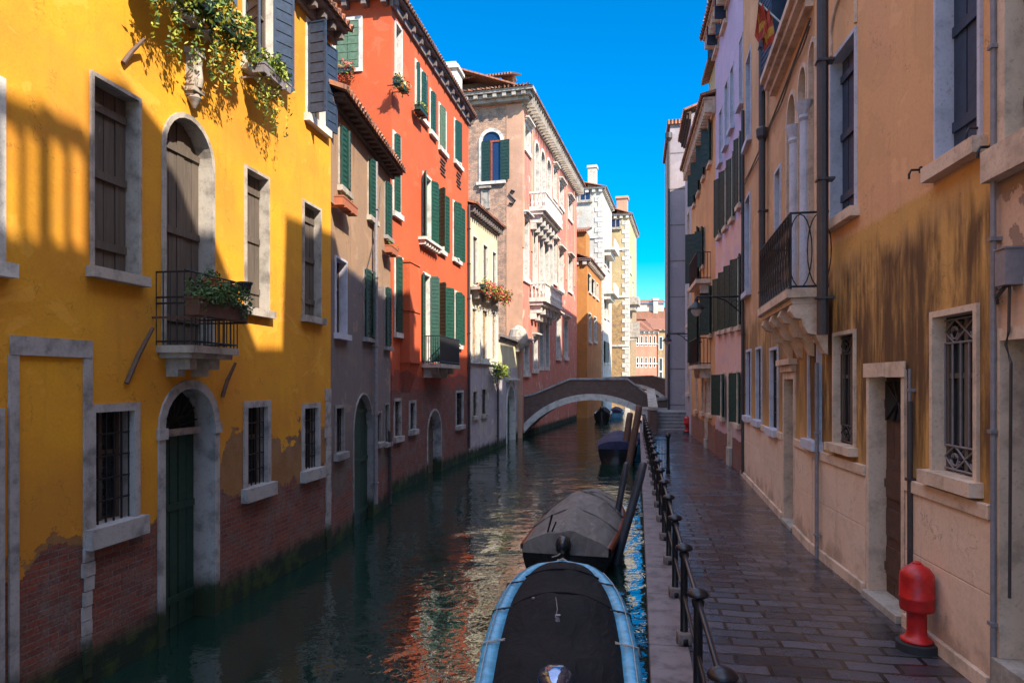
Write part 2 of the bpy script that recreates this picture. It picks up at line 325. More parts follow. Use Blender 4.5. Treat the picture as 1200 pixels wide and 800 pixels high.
def tag(o, label, cat, group=None):
    o['label'] = label; o['category'] = cat
    if group: o['group'] = group
    return o
def thing(name, label, cat, loc=(0, 0, 0), rz=0, group=None):
    o = bpy.data.objects.new(name, None); col.objects.link(o); o.location = loc; o.rotation_euler.z = rz; o.empty_display_size = .3
    return tag(o, label, cat, group)
def struct(o): o['kind'] = 'structure'; return o
def copy_tree(o, parent=None):
    c = o.copy(); col.objects.link(c); c.parent = parent
    for ch in list(o.children): copy_tree(ch, c)
    return c

# a facade is the vertical plane over the plan line X = A + B*Y; local axes: x along it (away from camera), z up
class Fac:
    def __init__(f, A, B, D0, D1, side, z0=0.0):
        f.A, f.B, f.D0, f.D1, f.z0 = A, B, D0, D1, z0
        f.t = Vector((B, 1)).normalized(); f.n = Vector((f.t.y, -f.t.x)) if side == 'L' else Vector((-f.t.y, f.t.x))
        f.sg = -1 if side == 'L' else 1
        f.P = Vector((A+B*D0, D0)); f.rz = math.atan2(f.t.y, f.t.x); f.len = (D1-D0)/f.t.y
    def s(f, px, o=0):
        u = (px-600)/800; q = f.P+f.n*o           # (q.x+s tx) = u (q.y + s ty)
        return (u*q.y-q.x)/(f.t.x-u*f.t.y)
    def D(f, s, o=0): return (f.P+f.n*o).y+s*f.t.y
    def z(f, py, s, o=0): return CZ+(HOR-py)*f.D(s, o)/800-f.z0
    def loc(f): return (f.P.x, f.P.y, f.z0)
class Perp(Fac):     # plane facing the camera, perpendicular to a canal direction: starts at point, runs to image left or right
    def __init__(f, X, Y, B, z0=0.0, right=False):
        a = Vector((B, 1)).normalized(); f.t = Vector((a.y, -a.x)) if right else Vector((-a.y, a.x)); f.n = -a
        f.sg = -1 if right else 1; f.P = Vector((X, Y)); f.rz = math.atan2(f.t.y, f.t.x); f.z0 = z0; f.len = 6; f.D0 = Y

class Fm(MB):        # mesh in facade coordinates (s, outward, z)
    def __init__(s, F): super().__init__(); s.F = F
    def fb(s, a, b, o0, o1, z0, z1, k=None): s.box(a, b, s.F.sg*o0, s.F.sg*o1, z0, z1, k)
    def pt(s, a, o, z): return (a, s.F.sg*o, z)
    def fob(s, p, u, v, w, k=None):
        g = s.F.sg; f = lambda q: (q[0], q[1]*g, q[2]); s.obox(f(p), f(u), f(v), f(w), k)
    def ftube(s, pts, r, n=8, k=None): s.tube([s.pt(*p) for p in pts], r, n, k)

def arcpts(s0, s1, z0, z1, arch, n=12):
    if not arch: return [(s0, z0), (s1, z0), (s1, z1), (s0, z1)]
    c = (s0+s1)/2; rx = (s1-s0)/2; ry = min(rx*arch, (z1-z0)*.8)
    zs = z1-ry
    return [(s0, z0), (s1, z0)]+[(c+rx*math.cos(math.pi*i/n), zs+ry*math.sin(math.pi*i/n)) for i in range(n+1)]
def ring(m, s0, s1, z0, z1, w, arch, o0, o1, bottom=True, k=None):
    a = arcpts(s0, s1, z0, z1, arch); wb = w if bottom else 0
    c = (s0+s1)/2; b = arcpts(s0-w, s1+w, z0-wb, z1+w, 0 if not arch else arch)
    if arch:
        rx = (s1-s0)/2; ry = min(rx*arch, (z1-z0)*.8); zs = z1-ry; n = 12
        b = [(s0-w, z0-wb), (s1+w, z0-wb)]+[(c+(rx+w)*math.cos(math.pi*i/n), zs+(ry+w)*math.sin(math.pi*i/n)) for i in range(n+1)]
    n = len(a); base = len(m.v)
    for (o, pl) in ((o1, a), (o1, b), (o0, a), (o0, b)):
        for p in pl: m.v.append(m.pt(p[0], o, p[1]))
    for i in range(n):
        j = (i+1) % n
        if i == 0 and not bottom: continue
        for q in ([i, j, n+j, n+i], [2*n+i, 2*n+j, j, i], [n+i, n+j, 3*n+j, 3*n+i]):
            m.f.append([base+t for t in q]); m.mi.append(m.k if k is None else k)
def slab_poly(m, pts, o0, o1, k=None):
    n = len(pts); b = len(m.v)
    for o in (o0, o1):
        for p in pts: m.v.append(m.pt(p[0], o, p[1]))
    kk = m.k if k is None else k
    m.f.append([b+i for i in range(n)]); m.mi.append(kk); m.f.append([b+n+i for i in range(n)]); m.mi.append(kk)
    for i in range(n):
        j = (i+1) % n; m.f.append([b+i, b+j, b+n+j, b+n+i]); m.mi.append(kk)

def leaf(m, s, o, z0, z1, w, ang, side, slat=.11, th=.035):
    """one shutter leaf hinged at s; side=+1 hinge on the low-s jamb (closed leaf runs +s). ang 0 closed, 180 flat on the wall."""
    a = R(ang+random.uniform(-4, 4)); d = Vector((side*math.cos(a), math.sin(a), 0)); nn = Vector((-math.sin(a)*side, math.cos(a), 0))
    P = Vector((s, o, z0)); h = z1-z0
    m.fob(P, d*.05, nn*th, (0, 0, h)); m.fob(P+d*(w-.05), d*.05, nn*th, (0, 0, h))
    m.fob(P+d*.05+nn*.008, d*(w-.1), nn*(th-.016), (0, 0, h))
    k = max(3, int(h/slat))
    for i in range(k+1):
        z = (h-.03)*i/k
        m.fob(P+d*.045-nn*.004+Vector((0, 0, z)), d*(w-.09), nn*(th+.008), (0, 0, .028 if slat > .15 else slat*.55))
def boards(m, s0, s1, z0, z1, o, arch=0, n=5):
    pts = arcpts(s0, s1, z0, z1, arch); slab_poly(m, pts, o-.03, o)
    w = (s1-s0)/n
    for i in range(n):
        t = .012+random.random()*.015; x0 = s0+i*w+.008; x1 = s0+(i+1)*w-.008; zt = z1
        if arch:
            rx = (s1-s0)/2; c = (s0+s1)/2; q = max(abs(x0-c), abs(x1-c))/rx; ry = min(rx*arch, (z1-z0)*.8)
            zt = z1-ry+ry*math.sqrt(max(0, 1-q*q))
        m.fb(x0, x1, o, o+t, z0, zt)
    for q in (.12, .5, .86): m.fb(s0+.02, s1-.02, o+.02, o+.05, z0+(z1-z0)*q, z0+(z1-z0)*q+.1)

class Bld:
    def __init__(b, F, name, label, wallmat, group=None, root=None):
        b.F = F; b.holes = []; b.wm = wallmat
        b.root = root or thing(name, label, 'building', F.loc(), F.rz, group)
        b.off = None
    def part(b, m, name, mats, parent=None, **k): return m.build(name, mats, parent or b.root, **k)
    def win(b, p0, p1, yt, yb, kind='glass', w=.08, fm='stone', depth=.2, proj=.03, arch=0, sill=.08, sillm=None, sh=None, shm='greenwood',
            hood=0, abs_=None, gr='iron', name='window', slat=.11, wall_hole=True, label=None, full=True):
        F = b.F
        if abs_: s0, s1, z0, z1 = abs_
        else:
            s0, s1 = F.s(p0), F.s(p1)
            if s0 > s1: s0, s1 = s1, s0
            sm = F.s((p0+p1)/2); z1 = F.z(yt, sm); z0 = F.z(yb, sm)
        if F.z0 and z0 < .03: z0 = .03
        if wall_hole:
            e = w*.5; b.holes.append(arcpts(s0-e, s1+e, z0-e*.5, z1+e, arch))
        fr = Fm(F); ring(fr, s0, s1, z0, z1, w, arch, -depth, proj, bottom=(name == 'window'))
        if hood:
            fr.fb(s0-w-.08, s1+w+.08, 0.002, hood, z1+w+.12, z1+w+.22); fr.fb(s0-w-.02, s1+w+.02, 0.002, hood*.55, z1+w+.002, z1+w+.118)
        wo = b.part(fr, name, fm)
        if label: wo['label'] = label
        if sill:
            si = Fm(F); si.fb(s0-w-.06, s1+w+.06, -.04, proj+.09, z0-w-sill, z0-w*.0-.004 if False else z0-.003); 
            b.part(si, 'sill', sillm or fm, wo)
        if F.z0 and kind == 'door' and name == 'door' and w != .08: m = Fm(F); m.fb(s0-.03, s1+.03, -depth-.05, .08, -.1, z0-.003); b.part(m, 'threshold', 'stone', wo)
        if kind in ('wood', 'door'):
            m = Fm(F); boards(m, s0, s1, z0, z1, -depth+.05, arch, n=4 if s1-s0 < 1 else 6)
            b.part(m, 'door_leaf' if kind == 'door' else 'shutter', shm, wo)
        elif kind == 'plain':
            m = Fm(F); slab_poly(m, arcpts(s0, s1, z0, z1, arch), -depth, -depth+.04); b.part(m, 'blind_panel', shm, wo)
        else:
            m = Fm(F); slab_poly(m, arcpts(s0, s1, z0, z1, arch), -depth-.03, -depth+.01); b.part(m, 'pane', 'glass' if kind != 'blue' else 'glassblue', wo)
            m = Fm(F); c = (s0+s1)/2
            if full:
                m.fb(c-.03, c+.03, -depth+.012, -depth+.05, z0, z1-(.02)); q = z0+(z1-z0)*.62; m.fb(s0, s1, -depth+.013, -depth+.045, q-.025, q+.025)
                m.fb(s0, s0+.05, -depth+.012, -depth+.05, z0, z1-(arch and (s1-s0)/2)); m.fb(s1-.05, s1, -depth+.012, -depth+.05, z0, z1-(arch and (s1-s0)/2))
                b.part(m, 'sash', 'redwood' if kind == 'blue' else 'wood', wo)
        if kind == 'bars':
            m = Fm(F); n = max(4, int((s1-s0)/.12))
            for i in range(n+1): x = s0+(s1-s0)*i/n; m.fb(x-.009, x+.009, -.07, -.052, z0, z1)
            for i in range(1, 5): z = z0+(z1-z0)*i/5; m.fb(s0, s1, -.075, -.047, z-.01, z+.01)
            b.part(m, 'grille', gr, wo)
        if kind == 'fancy':
            m = Fm(F); n = 5; oo = -depth*.6; hz = (z1-z0); za, zb = z0+hz*.17, z1-hz*.17
            for i in range(n+1): x = s0+(s1-s0)*i/n; m.ftube([(x, oo, za), (x, oo, zb)], .011, 6)
            for z in (z0+.03, za, zb, z1-.03): m.ftube([(s0, oo, z), (s1, oo, z)], .011, 6)
            for (a0, a1) in ((z0+.03, za), (zb, z1-.03)):
                for i in range(2):
                    x0 = s0+(s1-s0)*i/2; x1 = x0+(s1-s0)/2; c = (x0+x1)/2; zc = (a0+a1)/2
                    for (px_, pz_) in ((x0, a0), (x1, a0), (x0, a1), (x1, a1)): m.ftube([(px_, oo, zc), ((px_+c)/2+.02*(1 if px_ < c else -1), oo, (zc*.35+pz_*.65)), (c, oo, pz_)], .009, 5)
                    for q in (-1, 1):
                        pts = [(c+q*(.02+.07*t)*math.cos(t*6), oo, zc+(.02+.07*t)*math.sin(t*6)) for t in [j/10 for j in range(11)]]; m.ftube(pts, .008, 5)
            b.part(m, 'grille', gr, wo)
        if sh:
            lw = (s1-s0)/2
            for (side, ang) in sh:
                m = Fm(F); leaf(m, s0 if side > 0 else s1, proj+.02, z0+.02, z1-.02, lw, ang, side, slat)
                b.part(m, 'shutter', shm, wo)
        return wo, (s0, s1, z0, z1)
    def hole(b, pts): b.holes.append(pts)
    def finish(b, s0, s1, zt, depth=8, outline=None, roof='tiles', eave=.45, eavemat='darkstone', brackets=.45, rise=1.6, cornice=None, zb=-.6, eaveh=.22, tile=True, plainside=False):
        F = b.F; zt_ = zt
        ol = outline or [(s0, zb), (s1, zb), (s1, zt), (s0, zt)]
        loops = [[Vector((p[0], p[1], 0)) for p in ol]]+[[Vector((p[0], p[1], 0)) for p in h] for h in b.holes]
        tris = tessellate_polygon(loops); fl = [p for l in loops for p in l]
        m = Fm(F); m.add([m.pt(p.x, 0, p.y) for p in fl], tris)
        n = len(ol)
        for i in range(n):       # sides, base and top strips back into the building
            j = (i+1) % n
            a, c = ol[i], ol[j]; dd = depth if plainside or True else .4
            m.add([m.pt(a[0], 0, a[1]), m.pt(c[0], 0, c[1]), m.pt(c[0], -dd, c[1]), m.pt(a[0], -dd, a[1])], [(0, 1, 2, 3)])
        m.add([m.pt(p[0], -depth, p[1]) for p in ol], [tuple(range(n))])
        w = b.part(m, 'wall', b.wm)
        # dark backing inside so nothing shows through openings
        if roof:
            r = Fm(F); e = eave
            r.add([r.pt(s0-.25, e, zt+.02), r.pt(s1+.25, e, zt+.02), r.pt(s1+.25, -depth/2, zt+rise), r.pt(s0-.25, -depth/2, zt+rise),
                   r.pt(s0-.25, e, zt+.12), r.pt(s1+.25, e, zt+.12), r.pt(s1+.25, -depth/2, zt+rise+.1), r.pt(s0-.25, -depth/2, zt+rise+.1),
                   r.pt(s0-.25, -depth-.3, zt+.02), r.pt(s1+.25, -depth-.3, zt+.02), r.pt(s0-.25, -depth-.3, zt+.12), r.pt(s1+.25, -depth-.3, zt+.12)],
                  [(0, 1, 2, 3), (4, 5, 6, 7), (0, 1, 5, 4), (3, 2, 9, 8), (7, 6, 11, 10), (8, 9, 11, 10), (0, 4, 7, 3), (1, 5, 6, 2), (3, 7, 10, 8), (2, 6, 11, 9)])
            if tile:
                k = int((s1-s0+.5)/.22)
                for i in range(k):
                    x = s0-.25+(i+.5)*.22; sl_ = (rise-.0)/(depth/2+e)
                    r.tube([r.pt(x, e+.03, zt+.085), r.pt(x, -depth/2, zt+rise+.085)], .05, 6)
            b.part(r, 'roof', roof)
            if eaveh:
                c = Fm(F); c.fb(s0-.12, s1+.12, .002, e-.08, zt-.06, zt+.015); c.fb(s0-.12, s1+.12, .003, .10, zt-eaveh-.06, zt-.063)
                if brackets:
                    k = max(2, int((s1-s0)/brackets))
                    for i in range(k+1):
                        x = s0+(s1-s0)*i/k; c.fob((x-.06, .004, zt-eaveh), (.12, 0, 0), (0, e-.14, 0), (0, 0, eaveh-.064)); 
                b.part(c, 'cornice', eavemat)
        return w

def pipe(b, px, y0, y1, r=.05, o=.09, m='pipe', name='drainpipe', s=None, z0=None, z1=None):
    F = b.F; s = F.s(px, o) if s is None else s
    za = F.z(y1, s, o) if z0 is None else z0; zb = F.z(y0, s, o) if z1 is None else z1
    q = Fm(F); q.ftube([(s, o, za), (s, o, zb)], r, 10)
    k = int((zb-za)/1.8)
    for i in range(k+1):
        z = za+(zb-za)*(i+.3)/(k+1); q.fb(s-r-.012, s+r+.012, .0, o+r+.01, z, z+.03)
    return b.part(q, name, m, smooth=False)

def planter(F, s0, s1, o, z, name, label, n=500, rz=(.22, .3), sz=.035, ks=(0, 0, 1, 2), droop=0, boxm='dkgreen', flowers=0, bh=.16, bw=.2, trail=0):
    """flower box fixed under a window: a thing of its own in facade coordinates"""
    t = thing(name, label, 'flower box', F.loc(), F.rz)
    m = Fm(F); m.fb(s0, s1, o-bw/2, o+bw/2, z-bh, z); m.fb(s0-.01, s1+.01, o-bw/2-.01, o+bw/2+.01, z-.03, z+.004)
    x = s0+.1
    while x < s1: m.fb(x, x+.02, .0, o+bw/2+.02, z-bh-.03, z-bh-.003); x += .5
    m.build('planter_box', boxm, t)
    m = Fm(F); L = s1-s0; k = max(1, int(L/.22)); kk = list(ks)+[3]*flowers
    for i in range(k):
        c = s0+(i+.5)*L/k; m.leaves(m.pt(c+random.uniform(-.04, .04), o+random.uniform(-.05, .08), z+random.uniform(.02, .12)), (L/k*.8, rz[0], rz[1]*random.uniform(.6, 1.2)), int(n/k), sz, kk, droop)
    for i in range(trail):
        c = random.uniform(s0, s1); l = random.uniform(.3, 1.0); oo = o+random.uniform(-.05, .15)
        for j in range(int(l/.05)):
            m.leaves(m.pt(c+random.uniform(-.04, .04), oo*(1-.4*j*.05), z-.05-j*.05), (.05, .05, .04), 2, sz*.8, kk)
    m.build('foliage', ['leaf1', 'leaf2', 'leaf3', 'flower', 'flowery'], t, norm=False)
    return t

# ================================================================== SETTING
def poly(name, pts, z0, z1, mat, loc=(0, 0, 0), rz=0):
    m = MB(); n = len(pts); m.add([(x, y, z0) for x, y in pts]+[(x, y, z1) for x, y in pts], [tuple(range(n)), tuple(range(n, 2*n))]+[(i, (i+1) % n, n+(i+1) % n, n+i) for i in range(n)])
    return struct(m.build(name, mat, loc=loc, rz=rz))
m = MB(); m.add([(-300, -60, 0), (300, -60, 0), (300, 600, 0), (-300, 600, 0)], [(0, 1, 2, 3)]); struct(m.build('water', 'water'))
M['earth'] = stone('earth_ground', (.20, .17, .15), .6)
poly('ground', [(-300, -60), (-9, -60), (-8.2, 20), (-6, 43), (-3, 60), (14, 125), (300, 125), (300, 600), (-300, 600)], -.8, .5, 'earth')
poly('ground', [(300, -60), (5, -60), (5.2, 3), (6.9, 20), (12.5, 50), (20, 100), (300, 100)], -.8, .8, 'earth')
QA, QB = .145, .184                      # quay edge X = QA + QB*Y
def qx(D): return QA+QB*D
ang = math.atan2(1, QB)-math.pi/2
# paving in a frame aligned with the quay so the slab rows run across the walk
c_, s_ = math.cos(-ang), math.sin(-ang)
rot = lambda x, y: (x*c_-y*s_, x*s_+y*c_)
poly('pavement', [rot(*p) for p in [(qx(-8)+.35, -8), (2.9, -8), (4.3, 5), (4.9, 10.4), (7.2, 20.0), (8.0, 25), (11.5, 44), (qx(44)+.35, 44)]], .6, 1.0, 'pave', rz=ang)
m = MB(); d = Vector((QB, 1, 0)); nn = Vector((1, -QB, 0)).normalized()
Y = -8.0
while Y < 44:
    L = random.uniform(1.1, 1.7); p = Vector((qx(Y)-.03, Y, .82)); u = Vector((QB*(L-.012), L-.012, 0)); m.obox(p, nn*.38, u, (0, 0, .19+random.uniform(-.002, .004))); Y += L
struct(m.build('kerb_stones', stone('quay_coping', (.20, .165, .17), .5, 4), bevel=.012))
m = MB(); m.obox((qx(-8), -8, -.8), nn*.34, (QB*52, 52, 0), (0, 0, 1.62))
struct(m.build('quay_wall', plaster('quay_wall_stone', (.14, .10, .075), 40, .1, algae=.35, brickcol=((.16, .10, .07), (.09, .06, .05)))))

# ================================================================== LEFT BANK
# ---- yellow house
FY = Fac(-6.29, .165, -4, 14.61, 'L'); y = Bld(FY, 'house', 'yellow plastered house with blue shutters and arched water door', 'yellow')
s = FY.s
y.win(-75, -3, 80, 300, 'wood', shm='wood', w=.07, fm='stonew')
y.win(108.5, 161, 104, 318, 'wood', shm='wood', w=.05, fm='stone', depth=.24)
_, (a0, a1, b0, b1) = y.win(193, 247, 140, 409, 'wood', shm='wood', w=.07, fm='stone', arch=1.0, depth=.27, sill=0, name='balcony_door')
y.win(288, 313, 204, 362, 'wood', shm='wood', w=.05, depth=.22)
y.win(355.5, 374.5, 242, 371, 'wood', shm='wood', w=.05, depth=.2)
# upper row: blue louvred shutters, the tops run out of the picture
zs = 8.86; up = 10.7
for (p0, p1, shl) in ((202, 246, [(1, 172), (-1, 150)]), (283, 318, [(1, 125), (-1, 155)]), (357, 380, [(1, 100), (-1, 168)])):
    y.win(0, 0, 0, 0, 'glass', w=.07, fm='stonew', abs_=(s(p0)+.1, s(p1), zs, up), sh=shl, shm='bluewood', slat=.2, depth=.16)
y.win(0, 0, 0, 0, 'glass', w=.07, fm='stonew', abs_=(s(120), s(155), zs, up), sh=[(1, 170), (-1, 170)], shm='bluewood', slat=.2)
# ground floor
y.win(110, 156, 482, 611, 'bars', w=.10, fm='canalstone', sill=.14, depth=.25)
wd, (d0, d1, e0, e1) = y.win(192, 250, 455, 745, 'door', shm='dkgreen', w=.13, fm='canalstone', arch=.95, depth=.4, name='water_door', sill=0, label='green arched water door with stone jambs')
m = Fm(FY); c = (d0+d1)/2; rr = (d1-d0)/2; zz = e1-rr
m.fb(d0, d1, -.30, -.22, zz-.12, zz-.02)
slab_poly(m, arcpts(d0+.02, d1-.02, zz-.02, e1-.02, 1), -.345, -.30, 1)
for i in range(9): t = math.pi*(i+.5)/9; m.ftube([(c+.1*math.cos(t), -.26, zz+.1*math.sin(t)), (c+(rr-.02)*math.cos(t), -.26, zz+(rr-.02)*math.sin(t))], .014, 6, 2)
m.build('fanlight', ['canalstone', 'void', 'iron'], wd)
for q in (d0-.15, d1-.02): m = Fm(FY); m.fb(q, q+.17, -.02, .06, zz-.12, zz+.03); m.build('impost', 'canalstone', wd)
y.win(289, 312.5, 477, 568, 'bars', w=.11, fm='canalstone', sill=.12, depth=.22)
y.win(356, 372, 478, 549, 'bars', w=.10, fm='canalstone', sill=.12, depth=.22)
# blind doorway framed in stone at the left edge
m = Fm(FY); zl = FY.z(396, s(58)); m.fb(s(11), s(106), .0, .035, zl-.2, zl)
m.fb(s(9), s(20), .0, .03, -.3, zl-.203); m.fb(s(97), s(106.5), .0, .028, FY.z(640, s(100)), zl-.203)
for i in range(9): q = FY.z(640, s(100))-.02-i*.17; m.fb(s(97)+random.uniform(-.03, .02), s(107)+random.uniform(-.02, .03), .0, .02+random.random()*.02, q-.16, q)
m.build('blind_doorway', 'canalstone', y.root)
m = Fm(FY); m.fb(s(-45), s(2), 0, .04, -.3, FY.z(478, s(0))); m.build('stone_pier', 'canalstone', y.root)
m = Fm(FY)
for i in range(14): q = -.2+i*.26; m.fb(FY.len-.24-random.uniform(0, .07), FY.len-.03, 0, .022+random.random()*.012, q, q+.25)
m.build('corner_quoins', 'canalstone', y.root)
for (x0, y0, x1, y1) in ((172, 384, 150, 449), (270, 425, 262, 465), (162, 47, 146, 74)):
    m = Fm(FY); sa, sb = s(x0, .05), s(x1, .05); m.ftube([(sa, .14, FY.z(y0, sa)), ((sa+sb)/2, .06, FY.z((y0+y1)/2, (sa+sb)/2)), (sb, .03, FY.z(y1, sb))], [.022, .03, .03], 6); m.build('tie_bar', 'rust', y.root)
# carved stone ornament between the upper windows
m = Fm(FY); q = s(222); zt = FY.z(62, q); zb = FY.z(118, q)
m.fb(q-.09, q+.09, 0, .12, zb+.05, zt); m.fb(q-.13, q+.13, 0, .18, zt-.06, zt+.03); m.fb(q-.12, q+.12, 0, .16, zb+.1, zb+.16)
m.lathe([(.02, -.12), (.06, -.04), (.10, .02), (.05, .1)], m.pt(q, .08, zb)); m.lathe([(.05, 0), (.07, .12), (.05, .3), (.06, .36), (.03, .44)], m.pt(q, .14, zb+.17)); m.build('wall_shrine', 'stone', y.root)
y.finish(0, FY.len, 11.1, eave=.42, brackets=.42)
# balcony
oB = .52; sA, sB = s(183), s(278, oB); zf = FY.z(408, (sA+sB)/2, oB)+.02
bal = Fm(FY); bal.fb(sA, sB, 0, oB+.03, zf-.10, zf); bal.fb(sA+.06, sB-.06, 0, oB-.04, zf-.17, zf-.102)
for q in (sA+.2, sB-.35): slab = [(q, 0, 0)]; bal.fob((q, 0, zf-.42), (.16, 0, 0), (0, .18, 0), (0, 0, .248)); bal.fob((q+.005, .18, zf-.32), (.15, 0, 0), (0, .18, 0), (0, 0, .147))
bo = bal.build('balcony', 'stone', y.root)
m = Fm(FY); hr = .98
for z in (zf+.05, zf+.56, zf+.64, zf+hr):
    m.ftube([(sA, 0, z), (sA, oB, z), (sB, oB, z), (sB, 0, z)], .014, 6)
    m.ftube([(sA-.14, oB, z), (sB+.12, oB, z)], .012, 6) if z > zf+.5 else None
n = int((sB-sA)/.09)
for i in range(n+1): x = sA+(sB-sA)*i/n; m.ftube([(x, oB, zf), (x, oB, zf+.6 if i % 4 else zf+hr)], .009, 5)
for x in (sA, sB):
    for i in range(5): m.ftube([(x, oB*i/5, zf), (x, oB*i/5, zf+hr)], .009, 5)
m.build('balcony_railing', 'iron', bo)
planter(FY, s(222, .62), s(284, .62)-.1, .66, zf+.62, 'flower_box', 'long dark brown trough of green herbs hung on the yellow house balcony rail', n=1700, ks=(0, 2, 2, 0), boxm='brownwood', rz=(.20, .26), sz=.03, bh=.24)
for i, (px, h, dr, lb) in enumerate(((247, .22, 0, 'terracotta pot holding a small plant on the yellow house balcony rail'), (271, .2, 1, 'empty terracotta pot in the middle of the balcony rail pots'), (287, .17, 2, 'dark small pot hooked outside the end of the balcony rail'))):
    p = s(px, .5); t = thing('flower_pot', lb, 'flower pot', FY.loc(), FY.rz); m = Fm(FY); q = m.pt(p, .5, zf+.70+ (0 if i < 2 else .12))
    m.lathe([(.07, 0), (.10, h), (.115, h), (.115, h+.03), (.09, h+.03), (.085, h-.03)], q, 16); m.build('pot', 'terra' if i < 2 else 'black', t)
    if i == 0: m = Fm(FY); m.leaves((q[0], q[1], q[2]+h+.06), (.14, .14, .1), 120, .03, (0, 2)); m.build('plant', ['leaf1', 'leaf2', 'leaf3'], t, norm=False)
planter(FY, s(166, .4), s(243, .4), .42, zs+.02, 'flower_box', 'long green flower box trailing yellow-green plants at the top of the yellow house', n=1700, sz=.045, rz=(.24, .36), ks=(0, 1, 1, 2), trail=26, flowers=0)
planter(FY, s(246, .4), s(285, .4), .42, zs-.02, 'flower_box', 'middle green flower box with pots and wild trailing stems on the yellow house', n=1300, sz=.045, rz=(.24, .36), ks=(0, 1, 1, 2, 4), trail=22)
planter(FY, s(303, .4), s(335, .4), .40, zs-.14, 'flower_box', 'grey flower box of yellow-green leaves below the blue shutters', n=750, sz=.042, rz=(.2, .18), ks=(0, 1, 1, 2), trail=14, boxm='pipegrey')

# ---- brown house
FB = Fac(-4.76, .06, 14.63, 20.0, 'L'); b = Bld(FB, 'house', 'narrow brown and grey weathered house with green shutters beside the yellow one', 'brown')
b.win(397, 407, 153, 222, 'glass', w=.05, sh=[(1, 6), (-1, 12)], depth=.15)
b.win(431, 439, 190, 256, 'glass', w=.05, sh=[(1, 8), (-1, 12)], depth=.15)
b.win(450.5, 456.5, 216, 278, 'glass', w=.03, fm='greystone', sh=[(1, 6), (-1, 10)], depth=.1)
b.win(393, 405, 305, 391, 'glass', w=.05, fm='jamb')
b.win(426, 437, 318, 396, 'glass', w=.03, fm='greystone', sh=[(1, 5), (-1, 7)], shm='dkgreen')
b.win(450.5, 456, 338, 406, 'glass', w=.03, fm='greystone', sh=[(1, 5), (-1, 7)], shm='dkgreen')
b.win(393, 402, 478, 530, 'bars', w=.07, fm='greystone')
b.win(414, 436, 462, 622, 'door', w=.04, arch=1.1, depth=.2, fm='greystone', name='water_door', shm='dkgreen', sill=0)
b.win(440.5, 446, 484, 518, 'bars', w=.05, fm='greystone'); b.win(450.5, 455, 474, 518, 'bars', w=.04, fm='greystone')
b.finish(0, FB.len, 9.7, eave=.42, brackets=.35, rise=1.6, roof='tiles', eavemat='tilewood', eaveh=.12)
pipe(b, 440.5, 190, 590, .055, .12, 'pipegrey', name='drainpipe'); pipe(b, 457, 505, 590, .05, .08, 'pipe')
m = Fm(FB); pts = []
for i in range(14): t = i/13; k = FB.s(447-26*t, .05); pts.append((k, .05, FB.z(215+130*t**.6, k)))
m.ftube(pts, .012, 5); m.build('cable', 'pipe', b.root)
for (x0, x1, yy, lb) in ((397, 414, 229, 'terracotta trough under the first green shutter of the brown house'), (455, 463, 287, 'small terracotta trough at the far end of the brown house')):
    planter(FB, FB.s(x0, .2), FB.s(x1, .2), .2, FB.z(yy, FB.s(x0, .2)), 'flower_box', lb, n=60, boxm='terra', rz=(.1, .08), sz=.03, bh=.2)

# ---- red house
FR = Fac(-7.70, .18, 21.6, 31.6, 'L'); r = Bld(FR, 'house', 'tall orange-red house with dark green shutters and a small iron balcony', 'red')
s = FR.s
for (p0, p1, yt, yb, shl) in ((461, 468, 160, 250, [(1, 14)]), (487, 490.5, 75, 126, [(1, 10)]), (493, 499, 88, 140, [(1, 10), (-1, 20)]), (504, 509, 110, 156, [(1, 8), (-1, 12)]),
                              (514.5, 522, 128, 176, [(1, 6)]), (532.5, 540, 146, 192, [(1, 10)])):
    r.win(p0, p1, yt, yb, 'plain', shm='olive', w=.09, fm='stonew', sh=shl, depth=.16) if shl[0][1] < 9 and len(shl) == 1 else r.win(p0, p1, yt, yb, 'glass', w=.09, fm='stonew', sh=shl, depth=.16)
r.win(463.5, 470, 32, 90, 'plain', shm='wood', w=.09, fm='stonew')
for (p0, p1, yt, yb, shl) in ((496, 504.5, 208, 282, [(1, 150), (-1, 160)]), (513, 520, 226, 293, [(1, 130), (-1, 165)]), (531, 538, 240, 304, [(1, 18), (-1, 168)]),
                              (463, 471, 303, 390, [(1, 14), (-1, 160)]), (496.5, 503, 323, 424, [(1, 168), (-1, 110)]), (511, 520, 335, 424, [(1, 120), (-1, 150)]), (533, 539, 344, 404, [(1, 20), (-1, 168)])):
    r.win(p0, p1, yt, yb, 'glass', w=.09, fm='stonew', sh=shl, depth=.18, slat=.14)
r.win(462, 468.5, 470, 511, 'bars', w=.1, fm='canalstone'); r.win(480, 486, 472, 503, 'bars', w=.1, fm='canalstone')
r.win(501, 516.5, 481, 557, 'door', shm='wood', w=.08, arch=1, depth=.4, fm='canalstone', name='water_door', sill=0); r.win(534.5, 542, 460, 498, 'bars', w=.1, fm='canalstone')
m = Fm(FR); k0 = s(490); k1 = s(510); zz = FR.z(283, s(500)); m.fb(k0, k1, 0, .3, zz-.12, zz-.02)
for i in range(7): q = k0+(k1-k0)*(i+.3)/7; m.fb(q, q+.09, 0, .24, zz-.28, zz-.122)
m.build('balcony_sill', 'stonew', r.root)
